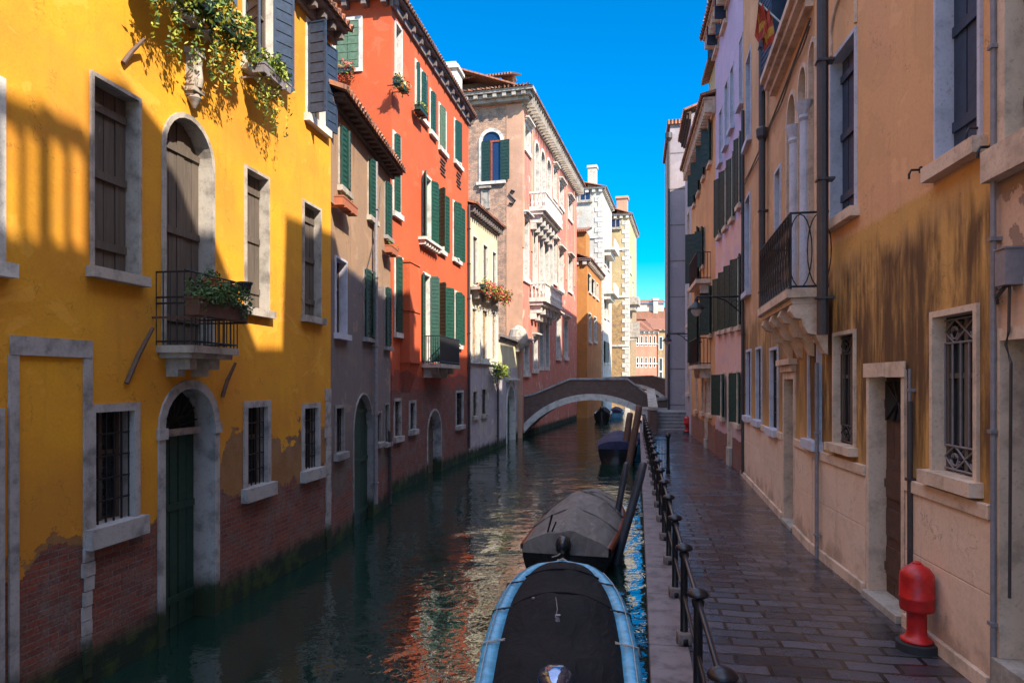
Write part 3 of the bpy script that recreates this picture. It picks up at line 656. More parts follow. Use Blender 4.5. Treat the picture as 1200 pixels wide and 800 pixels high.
# external chimney flue corbelled out of the wall
m = Fm(FR); k0, k1 = s(474.5, .15), s(486.5, .15); za, zb = FR.z(305, k0, .2), FR.z(425, k0, .2)
m.fb(k0, k1, 0, .32, zb, za); m.add([m.pt(k0, 0, zb), m.pt(k1, 0, zb), m.pt(k1, .32, zb), m.pt(k0, .32, zb), m.pt(k0+.1, 0, zb-1.0), m.pt(k1-.1, 0, zb-1.0)], [(0, 1, 2, 3), (3, 2, 5, 4), (0, 3, 4), (1, 2, 5)])
for z in (za-.06, FR.z(364, k0, .2), zb): m.fb(k0-.03, k1+.03, 0.002, .35, z, z+.07)
m.build('chimney_flue', 'red', r.root)
oB = .7; k0, k1 = s(494), s(538, oB); zf = FR.z(427, (k0+k1)/2, oB); m = Fm(FR); m.fb(k0, k1, 0, oB+.04, zf-.14, zf)
for q in (k0+.2, (k0+k1)/2, k1-.4): m.fob((q, 0, zf-.5), (.18, 0, 0), (0, .3, 0), (0, 0, .355)); m.fb(q+.01, q+.17, .3, .55, zf-.35, zf-.142)
bo = m.build('balcony', 'stone', r.root); m = Fm(FR)
for z in (zf+.08, zf+1.0): m.ftube([(k0, 0, z), (k0, oB, z), (k1, oB, z), (k1, 0, z)], .02, 6)
n = int((k1-k0)/.08)
for i in range(n+1): x = k0+(k1-k0)*i/n; m.ftube([(x, oB, zf), (x, oB, zf+1)], .013, 5)
for x in (k0, k1):
    for i in range(8): m.ftube([(x, oB*i/8, zf), (x, oB*i/8, zf+1)], .013, 5)
m.fb((k0+k1)/2, k1-.03, oB-.05, oB-.03, zf+.1, zf+.95); m.build('balcony_railing', 'iron', bo)
for (p0, yy) in ((516, 186), (535, 202)):     # brick-lattice vents under the upper windows
    m = Fm(FR); q = s(p0)
    for i in range(5): m.fb(q-.1*(i % 2), q+.7-.12*(i % 2), 0, .04, FR.z(yy, q)-i*.14, FR.z(yy, q)-i*.14+.05)
    m.build('vent_bricks', 'rust', r.root)
r.finish(0, FR.len, 15.75, eave=.36, brackets=.8, zb=-.6, eaveh=.3)
# gable side facing the camera: window and eave
FRs = Perp(-3.81, 21.6, .18); rs = Bld(FRs, '', '', 'red', root=r.root)
off = FRs
def onroot(m, name, mats, root, F):   # place a mesh written in another facade's frame under a root with its own frame
    o = m.build(name, mats, root); P = Matrix.Translation(F.loc()) @ Matrix.Rotation(F.rz, 4, 'Z')
    base = root.matrix_basis if root.parent is None else None
    Rm = Matrix.Translation(root.location) @ Matrix.Rotation(root.rotation_euler.z, 4, 'Z')
    o.matrix_local = Rm.inverted() @ P; return o
m = Fm(FRs); a0, a1 = FRs.s(421), FRs.s(394); zt, zb = FRs.z(24, a0), FRs.z(80, a0)
ring(m, a0, a1, zb, zt, .12, 0, .002, .05); wo = onroot(m, 'window', 'stonew', r.root, FRs)
m = Fm(FRs); m.fb(a0, (a0+a1)/2-.01, .004, .035, zb, zt); m.fb((a0+a1)/2+.01, a1, .004, .035, zb, zt)
for i in range(6): m.fb(a0+.03, a1-.03, .036, .045, zb+(zt-zb)*i/6+.02, zb+(zt-zb)*i/6+.05)
m.build('shutter', 'olive', wo)
m = Fm(FRs); m.fb(-.5, 6, .0, .4, 15.68, 15.8)
for i in range(9): m.fb(.1+i*.65, .26+i*.65, .0, .3, 15.45, 15.677)
onroot(m, 'side_cornice', 'darkstone', r.root, FRs)
planter(FRs, a0+.1, a1, .28, zb-.12, 'flower_box', 'flower box of red and green blooms under the closed green shutters on the red gable', n=420, flowers=5, ks=(0, 1, 2), rz=(.16, .18), sz=.05, droop=.5)
planter(FR, s(463, .3), s(474, .3), .32, FR.z(95, s(466, .3), .3), 'flower_box', 'dark flower box high on the corner of the red house', n=300, ks=(2, 0, 4), rz=(.2, .2), sz=.05, droop=.3)
planter(FR, s(487.5, .2), s(497, .2), .25, FR.z(128, s(492, .2), .2), 'flower_box', 'small planter under the second upper window of the red house', n=200, ks=(2, 0, 1), rz=(.15, .14), sz=.05)
m = MB(); m.box(-.65, .65, -.5, .5, 0, 1.7); m.box(-.75, .75, -.6, .6, 1.7, 1.85); m.box(-.72, .72, -.57, .57, .25, .4); m.box(-.6, .6, -.45, .45, 1.86, 2.05)
o = m.build('chimney', 'stonew', r.root); Rm = Matrix.Translation(r.root.location) @ Matrix.Rotation(r.root.rotation_euler.z, 4, 'Z')
o.matrix_local = Rm.inverted() @ (Matrix.Translation((-3.12, 32.4, 16.45)) @ Matrix.Rotation(-.18, 4, 'Z'))

# ---- cream house
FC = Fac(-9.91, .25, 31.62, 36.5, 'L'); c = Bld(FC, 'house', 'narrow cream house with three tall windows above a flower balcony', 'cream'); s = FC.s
for (p0, p1, yt, yb) in ((554, 559, 278, 334), (566, 571, 288, 336), (577, 581, 296, 338)): c.win(p0, p1, yt, yb, 'plain', shm='wood', w=.07, fm='stonew', depth=.12, sill=0)
for (p0, p1, yt, yb) in ((553, 558, 362, 420), (565, 570, 364, 420), (576.5, 580.5, 366, 420)): c.win(p0, p1, yt, yb, 'plain', shm='ystone', w=.10, fm='stonew', depth=.10)
for (p0, p1, yt, yb) in ((554, 558.5, 459, 487), (564.5, 569.5, 456, 485)): c.win(p0, p1, yt, yb, 'bars', w=.10, fm='stone')
m = Fm(FC)
for px in (550.3, 561.8, 573.5, 582): q = s(px); m.fb(q-.14, q+.14, 0, .06, FC.z(420, q), FC.z(345, q))
zz = FC.z(424, s(565)); m.fb(.02, FC.len-.02, 0, .12, zz-.1, zz); m.build('pilasters', 'stonew', c.root)
m = Fm(FC); zz = FC.z(343, s(566)); m.fb(.1, FC.len-.1, 0, .5, zz-.12, zz)
for px in (553, 564, 575): q = s(px); m.fb(q, q+.2, 0, .35, zz-.5, zz-.123)
m.build('balcony', 'stone', c.root)
c.finish(0, FC.len, 11.7, eave=.45, brackets=.35, eaveh=.3, rise=1.2)
planter(FC, .2, FC.len+.4, .55, zz+.12, 'flower_box', 'long balcony trough of red flowers across the cream house', n=1300, flowers=4, ks=(0, 1, 1, 2), rz=(.3, .3), sz=.07, droop=.4)
planter(FC, s(578, .3), FC.len+.25, .4, FC.z(433, s(580)), 'flower_box', 'bright yellow-green bush in a box low on the cream house corner', n=420, ks=(1, 1, 0), rz=(.35, .4), sz=.08, droop=.5)
pipe(c, 549.8, 240, 525, .06, .1, 'pipe')
# ---- portal wall
FP = Fac(-7.35, .18, 36.52, 42.9, 'L'); p = Bld(FP, 'portal_wall', 'low yellowed garden wall with dark coping and arched doorway by the bridge', 'cream'); p.root['category'] = 'wall'
s = FP.s; p.win(594, 603, 452, 520, 'door', shm='dkgreen', w=.22, fm='stonew', arch=1, depth=.4, name='door', sill=0, hood=.3)
p.finish(0, FP.len, 5.95, depth=.5, roof=None)
m = Fm(FP); m.fb(-.05, FP.len+.1, -.55, .25, 5.96, 6.1); m.fb(-.05, FP.len+.1, -.5, .12, 5.82, 5.957); m.build('coping', 'darkstone', p.root)
m = Fm(FP); q = FP.len-.5; m.fb(q-.4, q+.4, -.1, .25, 5.4, 6.6); m.lathe([(.05, 0), (.3, .1), (.55, .5), (.62, .9), (.5, 1.35), (.2, 1.6), (.05, 1.65)], m.pt(q, .1, 5.4), 14); m.build('carved_crest', 'stone', p.root)
pipe(p, 583.5, 430, 520, .06, .1, 'pipe')

# ---- brick palazzo: long side along the canal, brick end facing the camera
FL = Fac(.645-.26*43, .26, 43, 63.8, 'L'); L = Bld(FL, 'palazzo', 'tall brick and red palazzo with white stone windows and two canal balconies', 'palred'); s = FL.s
ST = dict(w=.22, fm='stonew', hood=.35, depth=.35)
for (p0, p1, yt, yb) in ((615, 620.5, 150, 176), (655.5, 660, 218, 242), (666, 670, 236, 256), (614, 619, 258, 326), (625, 629, 270, 332), (655, 659.5, 296, 338), (666, 670, 304, 340), (648.5, 651.5, 200, 232), (648.5, 651.5, 285, 330),
                         (614.5, 619, 405, 436), (625, 629, 398, 432), (652, 656, 372, 418), (661, 665, 376, 418)):
    L.win(p0, p1, yt, yb, 'glass', full=False, **ST)
for (p0, p1, yt, yb) in ((627, 631.5, 168, 238), (634, 638.5, 178, 242), (641, 645.5, 188, 246), (632, 636, 276, 338), (638, 642, 280, 340), (644, 647.5, 284, 342)):
    L.win(p0, p1, yt, yb, 'glass', full=False, arch=1, w=.2, fm='stonew', depth=.4, sill=0)
for (p0, p1, yt, yb) in ((632, 636.5, 372, 430), (639, 643, 376, 430)): L.win(p0, p1, yt, yb, 'wood', arch=0, w=.25, fm='stonew', depth=.5, sill=0)
for (ya, yb_) in ((240, 1), (340, 2)):
    a, e = s(629, .5), s(650, .5); zf = FL.z(ya+14, (a+e)/2, .9); m = Fm(FL); m.fb(a, e, 0, 1.1, zf-.28, zf); m.fb(a+.1, e-.1, 0, .9, zf-.5, zf-.283)
    for i in range(6): q = a+.3+(e-a-.9)*i/5; m.fb(q, q+.3, 0, .75, zf-1.0, zf-.503); m.fb(q+.01, q+.29, 0, .4, zf-1.4, zf-1.003)
    bo = m.build('balcony', 'stonew', L.root); m = Fm(FL); m.fb(a, e, .95, 1.12, zf+.85, zf+1.0); m.fb(a, a+.15, 0, .948, zf+.85, zf+.998); m.fb(e-.15, e, 0, .948, zf+.85, zf+.998)
    n = int((e-a)/.28)
    for i in range(n+1): q = a+.08+(e-a-.16)*i/n; m.lathe([(.05, 0), (.09, .25), (.04, .5), (.06, .86)], m.pt(q, 1.03, zf), 8)
    for i in range(4): m.lathe([(.05, 0), (.09, .25), (.04, .5), (.06, .86)], m.pt(a+.08, .15+i*.25, zf), 8)
    m.build('balustrade', 'stonew', bo)
for px in (612.8, 623, 652.5, 663.5, 673): # pale vertical stone strips
    q = s(px); m = Fm(FL); m.fb(q-.25, q+.25, 0, .05, 12.2 if px > 613 else 12, 21.2); m.build('pilaster', 'palpink', L.root)
wl = L.finish(0, FL.len, 21.7, depth=12, eave=.8, brackets=.55, eaveh=.75, eavemat='stone', rise=2.6)
FLs = Perp(.645, 43, .26); EM = onroot
m = Fm(FLs); arch_ = (FLs.s(587), FLs.s(565.5)); zt, zb = FLs.z(154, arch_[0]), FLs.z(212, arch_[0])
# brick skin with the arched opening
ol = [(1.02, -.3), (11.9, -.3), (11.9, 21.0), (1.02, 21.0)]; hole = arcpts(arch_[0]-.1, arch_[1]+.1, zb-.05, zt+.1, 1)
loops = [[Vector((q[0], q[1], 0)) for q in l] for l in (ol, hole)]; fl = [q for l in loops for q in l]
m.add([m.pt(q.x, .06, q.y) for q in fl], tessellate_polygon(loops))
m.add([m.pt(1.02, 0, -.3), m.pt(1.02, .06, -.3), m.pt(1.02, .06, 21), m.pt(1.02, 0, 21)], [(0, 1, 2, 3)])
onroot(m, 'brick_end_wall', 'palbrick', L.root, FLs)
m = Fm(FLs); m.fb(-.02, 1.018, .002, .09, -.3, 21.0); onroot(m, 'corner_plaster', 'palpink', L.root, FLs)
m = Fm(FLs); ring(m, *arch_, zb, zt, .22, 1, .01, .12); wo = onroot(m, 'window', 'stonew', L.root, FLs); wo['label'] = 'arched window with blue glass and dark green shutters'
m = Fm(FLs); slab_poly(m, arcpts(*arch_, zb, zt, 1), .012, .03); m.build('pane', 'glassblue', wo)
m = Fm(FLs); cc = sum(arch_)/2; rr = (arch_[1]-arch_[0])/2; m.fb(cc-.05, cc+.05, .031, .08, zb, zt-rr); m.fb(*arch_, .031, .075, zt-rr-.06, zt-rr+.05); m.build('sash', 'redwood', wo)
m = Fm(FLs); leaf(m, arch_[0], .14, zb+.03, zt-rr, rr, 172, 1, .2); m.build('shutter', 'dkgreen', wo)
m = Fm(FLs); leaf(m, arch_[1], .14, zb+.03, zt-rr, rr, 14, -1, .2); m.build('shutter', 'dkgreen', wo)
m = Fm(FLs); m.fb(arch_[0]-.35, arch_[1]+.35, .06, .25, zb-.22, zb-.03); m.build('sill', 'stonew', wo)
m = Fm(FLs); a, e = FLs.s(573), FLs.s(566); zt2, zb2 = FLs.z(224, a), FLs.z(243, a); ring(m, a, e, zb2, zt2, .1, 0, .05, .12); m.fb(a-.2, e+.2, .06, .25, zt2+.15, zt2+.28); m.fb(a, e, .05, .08, zb2, zt2); onroot(m, 'window', 'stone', L.root, FLs)
m = Fm(FLs); q = FLs.s(601); z = FLs.z(232, q); m.ftube([(q-.15, .15, z+.35), (q+.05, .15, z+.45), (q+.2, .15, z+.25), (q, .15, z), (q-.2, .15, z-.2), (q-.05, .15, z-.42), (q+.2, .15, z-.35)], .06, 6); onroot(m, 'iron_anchor', 'iron', L.root, FLs)
m = Fm(FLs); m.fb(-.9, 12, .0, .9, 21.55, 21.75); m.fb(-.5, 12, 0, .5, 21.1, 21.3); m.fb(-.7, 12, 0, .7, 21.31, 21.5)
for i in range(20): m.fb(-.4+i*.62, -.15+i*.62, .5, .85, 21.3, 21.547)
onroot(m, 'end_cornice', 'stone', L.root, FLs)
m = Fm(FLs); m.add([m.pt(-1, 1, 21.76), m.pt(12, 1, 21.76), m.pt(12, -4, 23.4), m.pt(2.2, -4, 23.4)], [(0, 1, 2, 3)])
for i in range(40): x = -.6+i*.3; m.tube([m.pt(x, 1.02, 21.8), m.pt(x+(.7 if i < 8 else 0), -4 if i > 9 else -.6-i*.36, 23.45 if i > 9 else 22.3+i*.12)], .09, 6)
onroot(m, 'end_roof', 'tiles', L.root, FLs)
m = Fm(FLs); m.fb(1.3, 7, -4, -1.2, 22.2, 23.2, 0); m.add([m.pt(.8, -.4, 23.2), m.pt(8, -.4, 23.2), m.pt(8, -3, 24.2), m.pt(.8, -3, 24.2), m.pt(.8, -.4, 23.32), m.pt(8, -.4, 23.32), m.pt(8, -3, 24.32), m.pt(.8, -3, 24.32)], [(0, 1, 2, 3), (4, 5, 6, 7), (0, 1, 5, 4), (0, 3, 7, 4), (1, 2, 6, 5)], 1)
onroot(m, 'roof_dormer', ['tilewood', 'tiles'], L.root, FLs)
for (dx, dy, h) in ((1.4, 2.8, 2.0), (5, 9, 1.6), (9.2, 16, 1.8)):
    m = MB(); m.box(-.35, .35, -.35, .35, 0, h); m.box(-.42, .42, -.42, .42, h, h+.2); q = m.build('chimney', 'palpink', L.root)
    q.location = (dy, 1.6, 21.9)

# ---- beyond the bridge, left
def simple(X, Y, B, wpx, depth_len, ze, name, label, wall, endwall, roofm='tiles', wins_side=(), wins_end=(), quoin=None, rise=1.2, shm='dkgreen', band=()):
    F = Fac(X-B*Y, B, Y, Y+depth_len, 'L'); bb = Bld(F, name, label, wall); E = Perp(X, Y, B)
    for w_ in wins_side: bb.win(*w_[:4], 'glass', full=False, w=.12, fm='stonew', sh=w_[4] if len(w_) > 4 else None, shm=shm, depth=.25, slat=.3)
    bb.finish(0, F.len, ze, depth=abs(wpx), eave=.5, brackets=.8, eaveh=.4, eavemat='stone', rise=rise, tile=False)
    m = Fm(E); m.fb(.02, abs(wpx), .002, .05, -.3, ze-.3); onroot(m, 'end_wall', endwall, bb.root, E)
    m = Fm(E); m.fb(-.4, abs(wpx)+.2, .0, .4, ze-.1, ze+.05)
    for i in range(int(abs(wpx)/.8)+1): m.fb(i*.8, i*.8+.4, .0, .3, ze-.5, ze-.103)
    for z in band: m.fb(-.1, abs(wpx), .05, .18, z, z+.3)
    onroot(m, 'end_cornice', 'stonew', bb.root, E)
    m = Fm(E); m.add([m.pt(-.6, .5, ze+.06), m.pt(abs(wpx)+.5, .5, ze+.06), m.pt(abs(wpx), -3, ze+rise), m.pt(2.5, -3, ze+rise)], [(0, 1, 2, 3)]); onroot(m, 'end_roof', roofm, bb.root, E)
    if quoin:
        m = Fm(E)
        for i in range(int((ze-.6)/.6)): w_ = .9 if i % 2 else .55; m.fb(0, w_, .051, .11, i*.6+.02, i*.6+.58)
        onroot(m, 'corner_quoins', quoin, bb.root, E)
        m = Fm(F)
        for i in range(int((ze-.6)/.6)): w_ = .9 if i % 2 else .55; m.fb(0, w_, .0, .06, i*.6+.02, i*.6+.58)
        m.build('corner_quoins', quoin, bb.root)
    for (p0, p1, yt, yb) in wins_end:
        m = Fm(E); a, e = E.s(p1), E.s(p0); zt, zb = E.z(yt, a), E.z(yb, a); ring(m, a, e, zb, zt, .18, 0, .05, .12); m.fb(a-.3, e+.3, .05, .3, zb-.35, zb-.19)
        wo = onroot(m, 'window', 'stone', bb.root, E); m = Fm(E); m.fb(a, e, .052, .07, zb, zt, 0); m.fb((a+e)/2-.05, (a+e)/2+.05, .071, .1, zb, zt, 1); m.build('pane', ['glassblue', 'stone'], wo)
    return bb, F, E
bb, F, E = simple(7.26, 66, .26, 5, 10.7, 15.3, 'house', 'small bright orange house between the red palazzo and the white one', 'orange', 'orange',
       wins_side=((690, 692.5, 322, 342, [(1, 170)]), (694.5, 697, 328, 346, [(1, 170)]), (699, 701, 333, 350), (690, 693, 368, 400), (696, 699, 372, 400)))
m = Fm(E); m.fb(.2, 3.4, -3.2, -.6, 15.4, 18.2, 0); m.add([m.pt(0, -.3, 18.1), m.pt(3.8, -.3, 18.1), m.pt(3.8, -3.4, 19), m.pt(0, -3.4, 19), m.pt(0, -.3, 18.3), m.pt(3.8, -.3, 18.3), m.pt(3.8, -3.4, 19.2), m.pt(0, -3.4, 19.2)], [(0, 1, 2, 3), (4, 5, 6, 7), (0, 1, 5, 4), (0, 3, 7, 4)], 1); onroot(m, 'roof_dormer', ['orange', 'tiles'], bb.root, E)
bb, F, E = simple(10.6, 80, .26, 8, 9.5, 26.2, 'palazzo', 'high white palazzo with corner quoins and arched cornice beyond the bridge', 'white', 'white', quoin='stonew', wins_end=((680.5, 691.5, 224, 234),), band=(20.3,),
       wins_side=((708, 710, 290, 310), (712, 714, 300, 316), (708, 710, 350, 372), (712, 714, 354, 374), (708, 710, 400, 425, [(1, 170), (-1, 170)]), (712, 714, 402, 425)))
m = Fm(F)
for (z_, a_) in ((14.2, 1.0), (19.5, 1.5)): m.fb(a_, a_+5, 0, 1.3, z_-.3, z_); m.fb(a_+.2, a_+4.8, 0, .8, z_-.9, z_-.303); m.fb(a_, a_+5, 1.15, 1.3, z_+.003, z_+1.0)
m.build('balcony', 'stonew', bb.root)
for (ex, h) in ((1.3, 2.4), (7, 2.0)): m = MB(); m.box(-.5, .5, -.5, .5, 0, h); m.box(-.6, .6, -.6, .6, h, h+.3); q = m.build('chimney', 'white', bb.root); q.location = (1.0, ex, 26.4)
bb, F, E = simple(15.75, 92, .26, 6, 13, 26.0, 'palazzo', 'tall yellow brick palazzo with white corner stones at the canal bend', 'ystone', 'ystone', quoin='stonew', wins_end=((717, 726, 257, 266),), band=(8.2, 14.8, 21.2),
       wins_side=((738.5, 740, 300, 320), (741, 742.5, 330, 350), (738.5, 740, 360, 380)))
m = Fm(F); m.fb(1, 5, 0, 1.2, 14, 15); m.fb(1.3, 4.7, 0, .8, 13.2, 14.02); m.build('balcony', 'stone', bb.root); m = Fm(F); m.fb(.6, 1.6, .01, 1.3, 9.5, 11.6); m.fb(.7, 1.5, .01, 1.0, 9.0, 9.52); m.build('balcony', 'stone', bb.root)
m = MB(); m.box(-.7, .7, -.7, .7, 0, 2.2); m.box(-.85, .85, -.85, .85, 2.2, 2.5); q = m.build('chimney', 'palpink', bb.root); q.location = (1.4, 1.0, 26.2)
m = Fm(E); m.fb(3.6, 5.6, -4, -2, 26.3, 29.0); m.fb(3.0, 6.4, -4.6, -1.4, 29.0, 29.4); onroot(m, 'roof_turret', 'palpink', bb.root, E)
# distant red and yellow house with tiled roof, closing the view
F1 = Perp(26.6, 125, -.35); d1 = Bld(F1, 'house', 'distant brick-red house with rows of small windows closing the canal', 'distred')
for yy in (400, 425, 447):
    for px in (747, 752, 757, 762, 767): d1.win(px-.9, px+.9, yy-6, yy+5, 'glass', full=False, w=.1, fm='stonew', sill=0, depth=.2)
F1.sg = 1
d1.finish(0, 9, 12.6, depth=8, eave=.6, brackets=1.0, eaveh=.4, rise=2.2, eavemat='stonew')
m = Fm(F1)
for z in (2.2, 6.6, 10.2): m.fb(0, 9, 0, .12, z, z+.25)
m.build('string_course', 'stonew', d1.root)
F2 = Perp(26.65, 124.9, -.05, right=True); m = Fm(F2); m.fb(0, 8, -.5, 0.1, -.2, 12.8); q = onroot(m, 'yellow_front', 'ystone', d1.root, F2)
for (px, yy) in ((774, 402), (774, 427), (774, 443)):
    a = F2.s(px-1.6); e = F2.s(px+1.6); z = F2.z(yy, a); m = Fm(F2); ring(m, a, e, z-1.1, z+1.1, .15, 0, .1, .2); wo = onroot(m, 'window', 'stonew', d1.root, F2); m = Fm(F2); m.fb(a, e, .101, .12, z-1.1, z+1.1); m.build('pane', 'glass', wo)
m = Fm(F2); m.add([m.pt(-1, .6, 12.9), m.pt(9, .6, 12.9), m.pt(9, -6, 15.6), m.pt(-1, -6, 15.6)], [(0, 1, 2, 3)]); onroot(m, 'front_roof', 'tiles', d1.root, F2)
F3 = Perp(22, 150, 0, right=True); d2 = Bld(F3, 'house', 'farthest white house with green shutters and tiled hipped roof', 'white')
for px in (754, 765, 777): d2.win(px-1.5, px+1.5, 378, 388, 'glass', full=False, w=.12, fm='stonew', shm='greenwood', sh=[(1, 10), (-1, 10)], slat=.4)
F3.sg = -1; d2.finish(0, 16, 17.0, depth=10, eave=.6, brackets=0, rise=3.2)
m = Fm(F3); m.fb(6, 12, -6, -3, 18, 21, 0); m.add([m.pt(5.6, -2.6, 21), m.pt(12.4, -2.6, 21), m.pt(12.4, -5, 22), m.pt(5.6, -5, 22)], [(0, 1, 2, 3)], 1); m.build('roof_dormer', ['white', 'tiles'], d2.root)
for q in (9.5, 14.2): m = Fm(F3); m.fb(q, q+1, -3, -2, 18, 21.5); m.fb(q-.2, q+1.2, -3.2, -1.8, 21.5, 22); m.build('chimney', 'white', d2.root)

# ================================================================== BRIDGE
def bridge(P, B, W_, L, top, zspring, zap, capc, name, label, brick, sx=0):
    """arch bridge; local x across the canal, y along it (depth), top = list of (x,z) for the parapet line"""
    t = thing(name, label, 'bridge', P, math.atan2(-B, 1))
    ax0, ax1, apx = capc
    def arc(off=0, n=24, x0=ax0, x1=ax1):
        h = zap-zspring; c = (x1-x0)/2; Rr = (c*c+h*h)/(2*h); xc = (x0+x1)/2; zc = zap-Rr; th = math.asin(c/Rr)
        return [(xc+(Rr+off)*math.sin(-th+2*th*i/n), zc+(Rr+off)*math.cos(-th+2*th*i/n)) for i in range(n+1)]
    A = arc(.0)
    for yy, nm in ((0, 'near'), (W_-.3, 'far')):
        m = MB(); ol = [(top[0][0], -.5)]+[(ax0, -.5)]+A+[(ax1, -.5)]+[(top[-1][0], -.5)]+top[::-1]
        fc = tessellate_polygon([[Vector((q[0], q[1], 0)) for q in ol]]); n = len(ol)
        m.add([(q[0], yy, q[1]) for q in ol]+[(q[0], yy+.3, q[1]) for q in ol], list(fc)+[tuple(n+i for i in f) for f in fc]+[(i, (i+1) % n, n+(i+1) % n, n+i) for i in range(n)])
        m.build('parapet_wall', brick, t)
        m = MB()
        for (a, b_) in zip(top[:-1], top[1:]): m.obox((a[0], yy-.05, a[1]+.003), (b_[0]-a[0], 0, b_[1]-a[1]), (0, .4, 0), (0, 0, .13))
        m.build('parapet_coping', 'canalstone', t)
        m = MB(); O = arc(.36); I = arc(-.03); yo = yy-.06 if yy == 0 else yy+.2
        for i in range(24): 
            g = .02; a0, a1, b0, b1 = Vector((*I[i], 0)), Vector((*I[i+1], 0)), Vector((*O[i], 0)), Vector((*O[i+1], 0))
            a1 = a1+(a0-a1)*g; b1 = b1+(b0-b1)*g
            m.add([(v.x, y_, v.y) for y_ in (yo, yo+.16) for v in (a0, a1, b1, b0)], [(0, 1, 2, 3), (4, 5, 6, 7), (0, 1, 5, 4), (1, 2, 6, 5), (2, 3, 7, 6), (3, 0, 4, 7)])
        m.build('arch_ring', 'stonew', t)
    m = MB(); O = arc(.3)
    for i in range(24): m.add([(A[i][0], .3, A[i][1]), (A[i+1][0], .3, A[i+1][1]), (A[i+1][0], W_-.3, A[i+1][1]), (A[i][0], W_-.3, A[i][1]), (O[i][0], .3, O[i][1]), (O[i+1][0], .3, O[i+1][1]), (O[i+1][0], W_-.3, O[i+1][1]), (O[i][0], W_-.3, O[i][1])], [(0, 1, 2, 3), (4, 5, 6, 7), (0, 3, 7, 4), (1, 2, 6, 5)])
    m.build('arch_vault', brick, t)
    m = MB()
    for (a, b_) in zip(top[:-1], top[1:]):
        m.obox((a[0], .3, a[1]-1.0), (b_[0]-a[0], 0, b_[1]-a[1]), (0, W_-.6, 0), (0, 0, .12))
    m.build('deck', 'stone', t)
    return t
# near bridge: crosses at Y 43.5 on the left, square to the canal
P0 = (.45, 43.5, 0); BB = .18
def bl(px, py):    # local x,z on the near face of the bridge
    u = (px-600)/800; c_ = math.cos(math.atan2(-BB, 1)); s_ = math.sin(math.atan2(-BB, 1)); x = (u*P0[1]-P0[0])/(c_-u*s_); D = P0[1]+x*s_; return (x, CZ+(HOR-py)*D/800)
top = [bl(608, 466), bl(625, 463), bl(668, 445), bl(735, 445), bl(768, 470), bl(782, 468)]
x0 = bl(609, 500)[0]; x1 = bl(781, 500)[0]
bridge(P0, BB, 3.2, 0, top, bl(609, 512)[1], bl(695, 468)[1], (x0+.05, min(x1, bl(752, 500)[0]+1.6), 0), 'bridge', 'brick footbridge with white stone arch ring across the canal', 'bridgebrick')
P1 = (9.0, 78, 0)
bridge(P1, .0, 3, 0, [(-1, 3.0), (2, 3.9), (7, 4.1), (10, 3.4), (12, 2.6)], .4, 2.9, (0, 9.2, 0), 'bridge', 'second darker brick bridge farther along the canal', 'bridgebrick')
# steps and landing at the right bank
t = thing('bridge_steps', 'stone steps climbing from the walkway to the brick bridge', 'steps', (6.35, 34.6, 1.0), -.18); m = MB()
for i in range(6): m.box(1.0, 2.9, i*.36, i*.36+.4 if i < 5 else 9.0, 0, .16*(i+1)-.002*i)
m.build('treads', stone('worn_step_stone', (.22, .20, .195), .6), t, bevel=.01)
m = MB(); m.add([(.62, -.1, -.2), (.97, -.1, -.2), (.97, 6.8, -.2), (.62, 6.8, -.2), (.62, -.1, 1.1), (.97, -.1, 1.1), (.97, 6.8, 2.0), (.62, 6.8, 2.0)], [(0, 1, 2, 3), (4, 5, 6, 7), (0, 1, 5, 4), (1, 2, 6, 5), (2, 3, 7, 6), (3, 0, 4, 7)]); m.build('stair_wall', 'bridgebrick', t)
m = MB(); m.box(.55, 1.04, -.15, .3, 1.12, 1.25); m.obox((.56, .3, 1.16), (.47, 0, 0), (0, 6.4, .84), (0, 0, .12)); m.build('stair_coping', 'stone', t)
m = MB(); m.box(.24, .5, .0, .3, -.3, 1.15); m.box(.2, .54, -.04, .34, 1.15, 1.25); m.box(.30, .44, -.012, -.002, .2, .3); m.box(.30, .44, -.012, -.002, .5, .6); m.build('stone_pillar', 'stonew', t)

# ================================================================== RIGHT BANK (base of the houses at the walkway, z = 1)
def dado(b, s0, s1, zc, gaps, joint=.0, px_j=()):
    F = b.F; edges = [s0]+[q for g in gaps for q in g]+[s1]
    for a, e in zip(edges[::2], edges[1::2]):
        if e-a < .03: continue
        m = Fm(F); k = Fm(F); pl = Fm(F); x = a
        while x < e-.01:
            w_ = min(random.uniform(.9, 1.35), e-x); 
            if e-x-w_ < .3: w_ = e-x
            zc2 = zc*.52 if random.random() < .6 else zc*.62
            m.fb(x+.004, x+w_-.004, 0, .030, .14, zc2-.004); m.fb(x+.004, x+w_-.004, 0, .028, zc2+.004, zc-.13)
            k.fb(x+.003, x+w_-.003, 0, .055, zc-.128, zc); pl.fb(x+.003, x+w_-.003, 0, .07, -.1, .137); x += w_
        b.part(m, 'dado_panels', 'dado', bevel=.004); b.part(k, 'dado_cap', 'stonep', bevel=.008); b.part(pl, 'plinth', 'stonep', bevel=.01)

G = dict(z0=1.0)
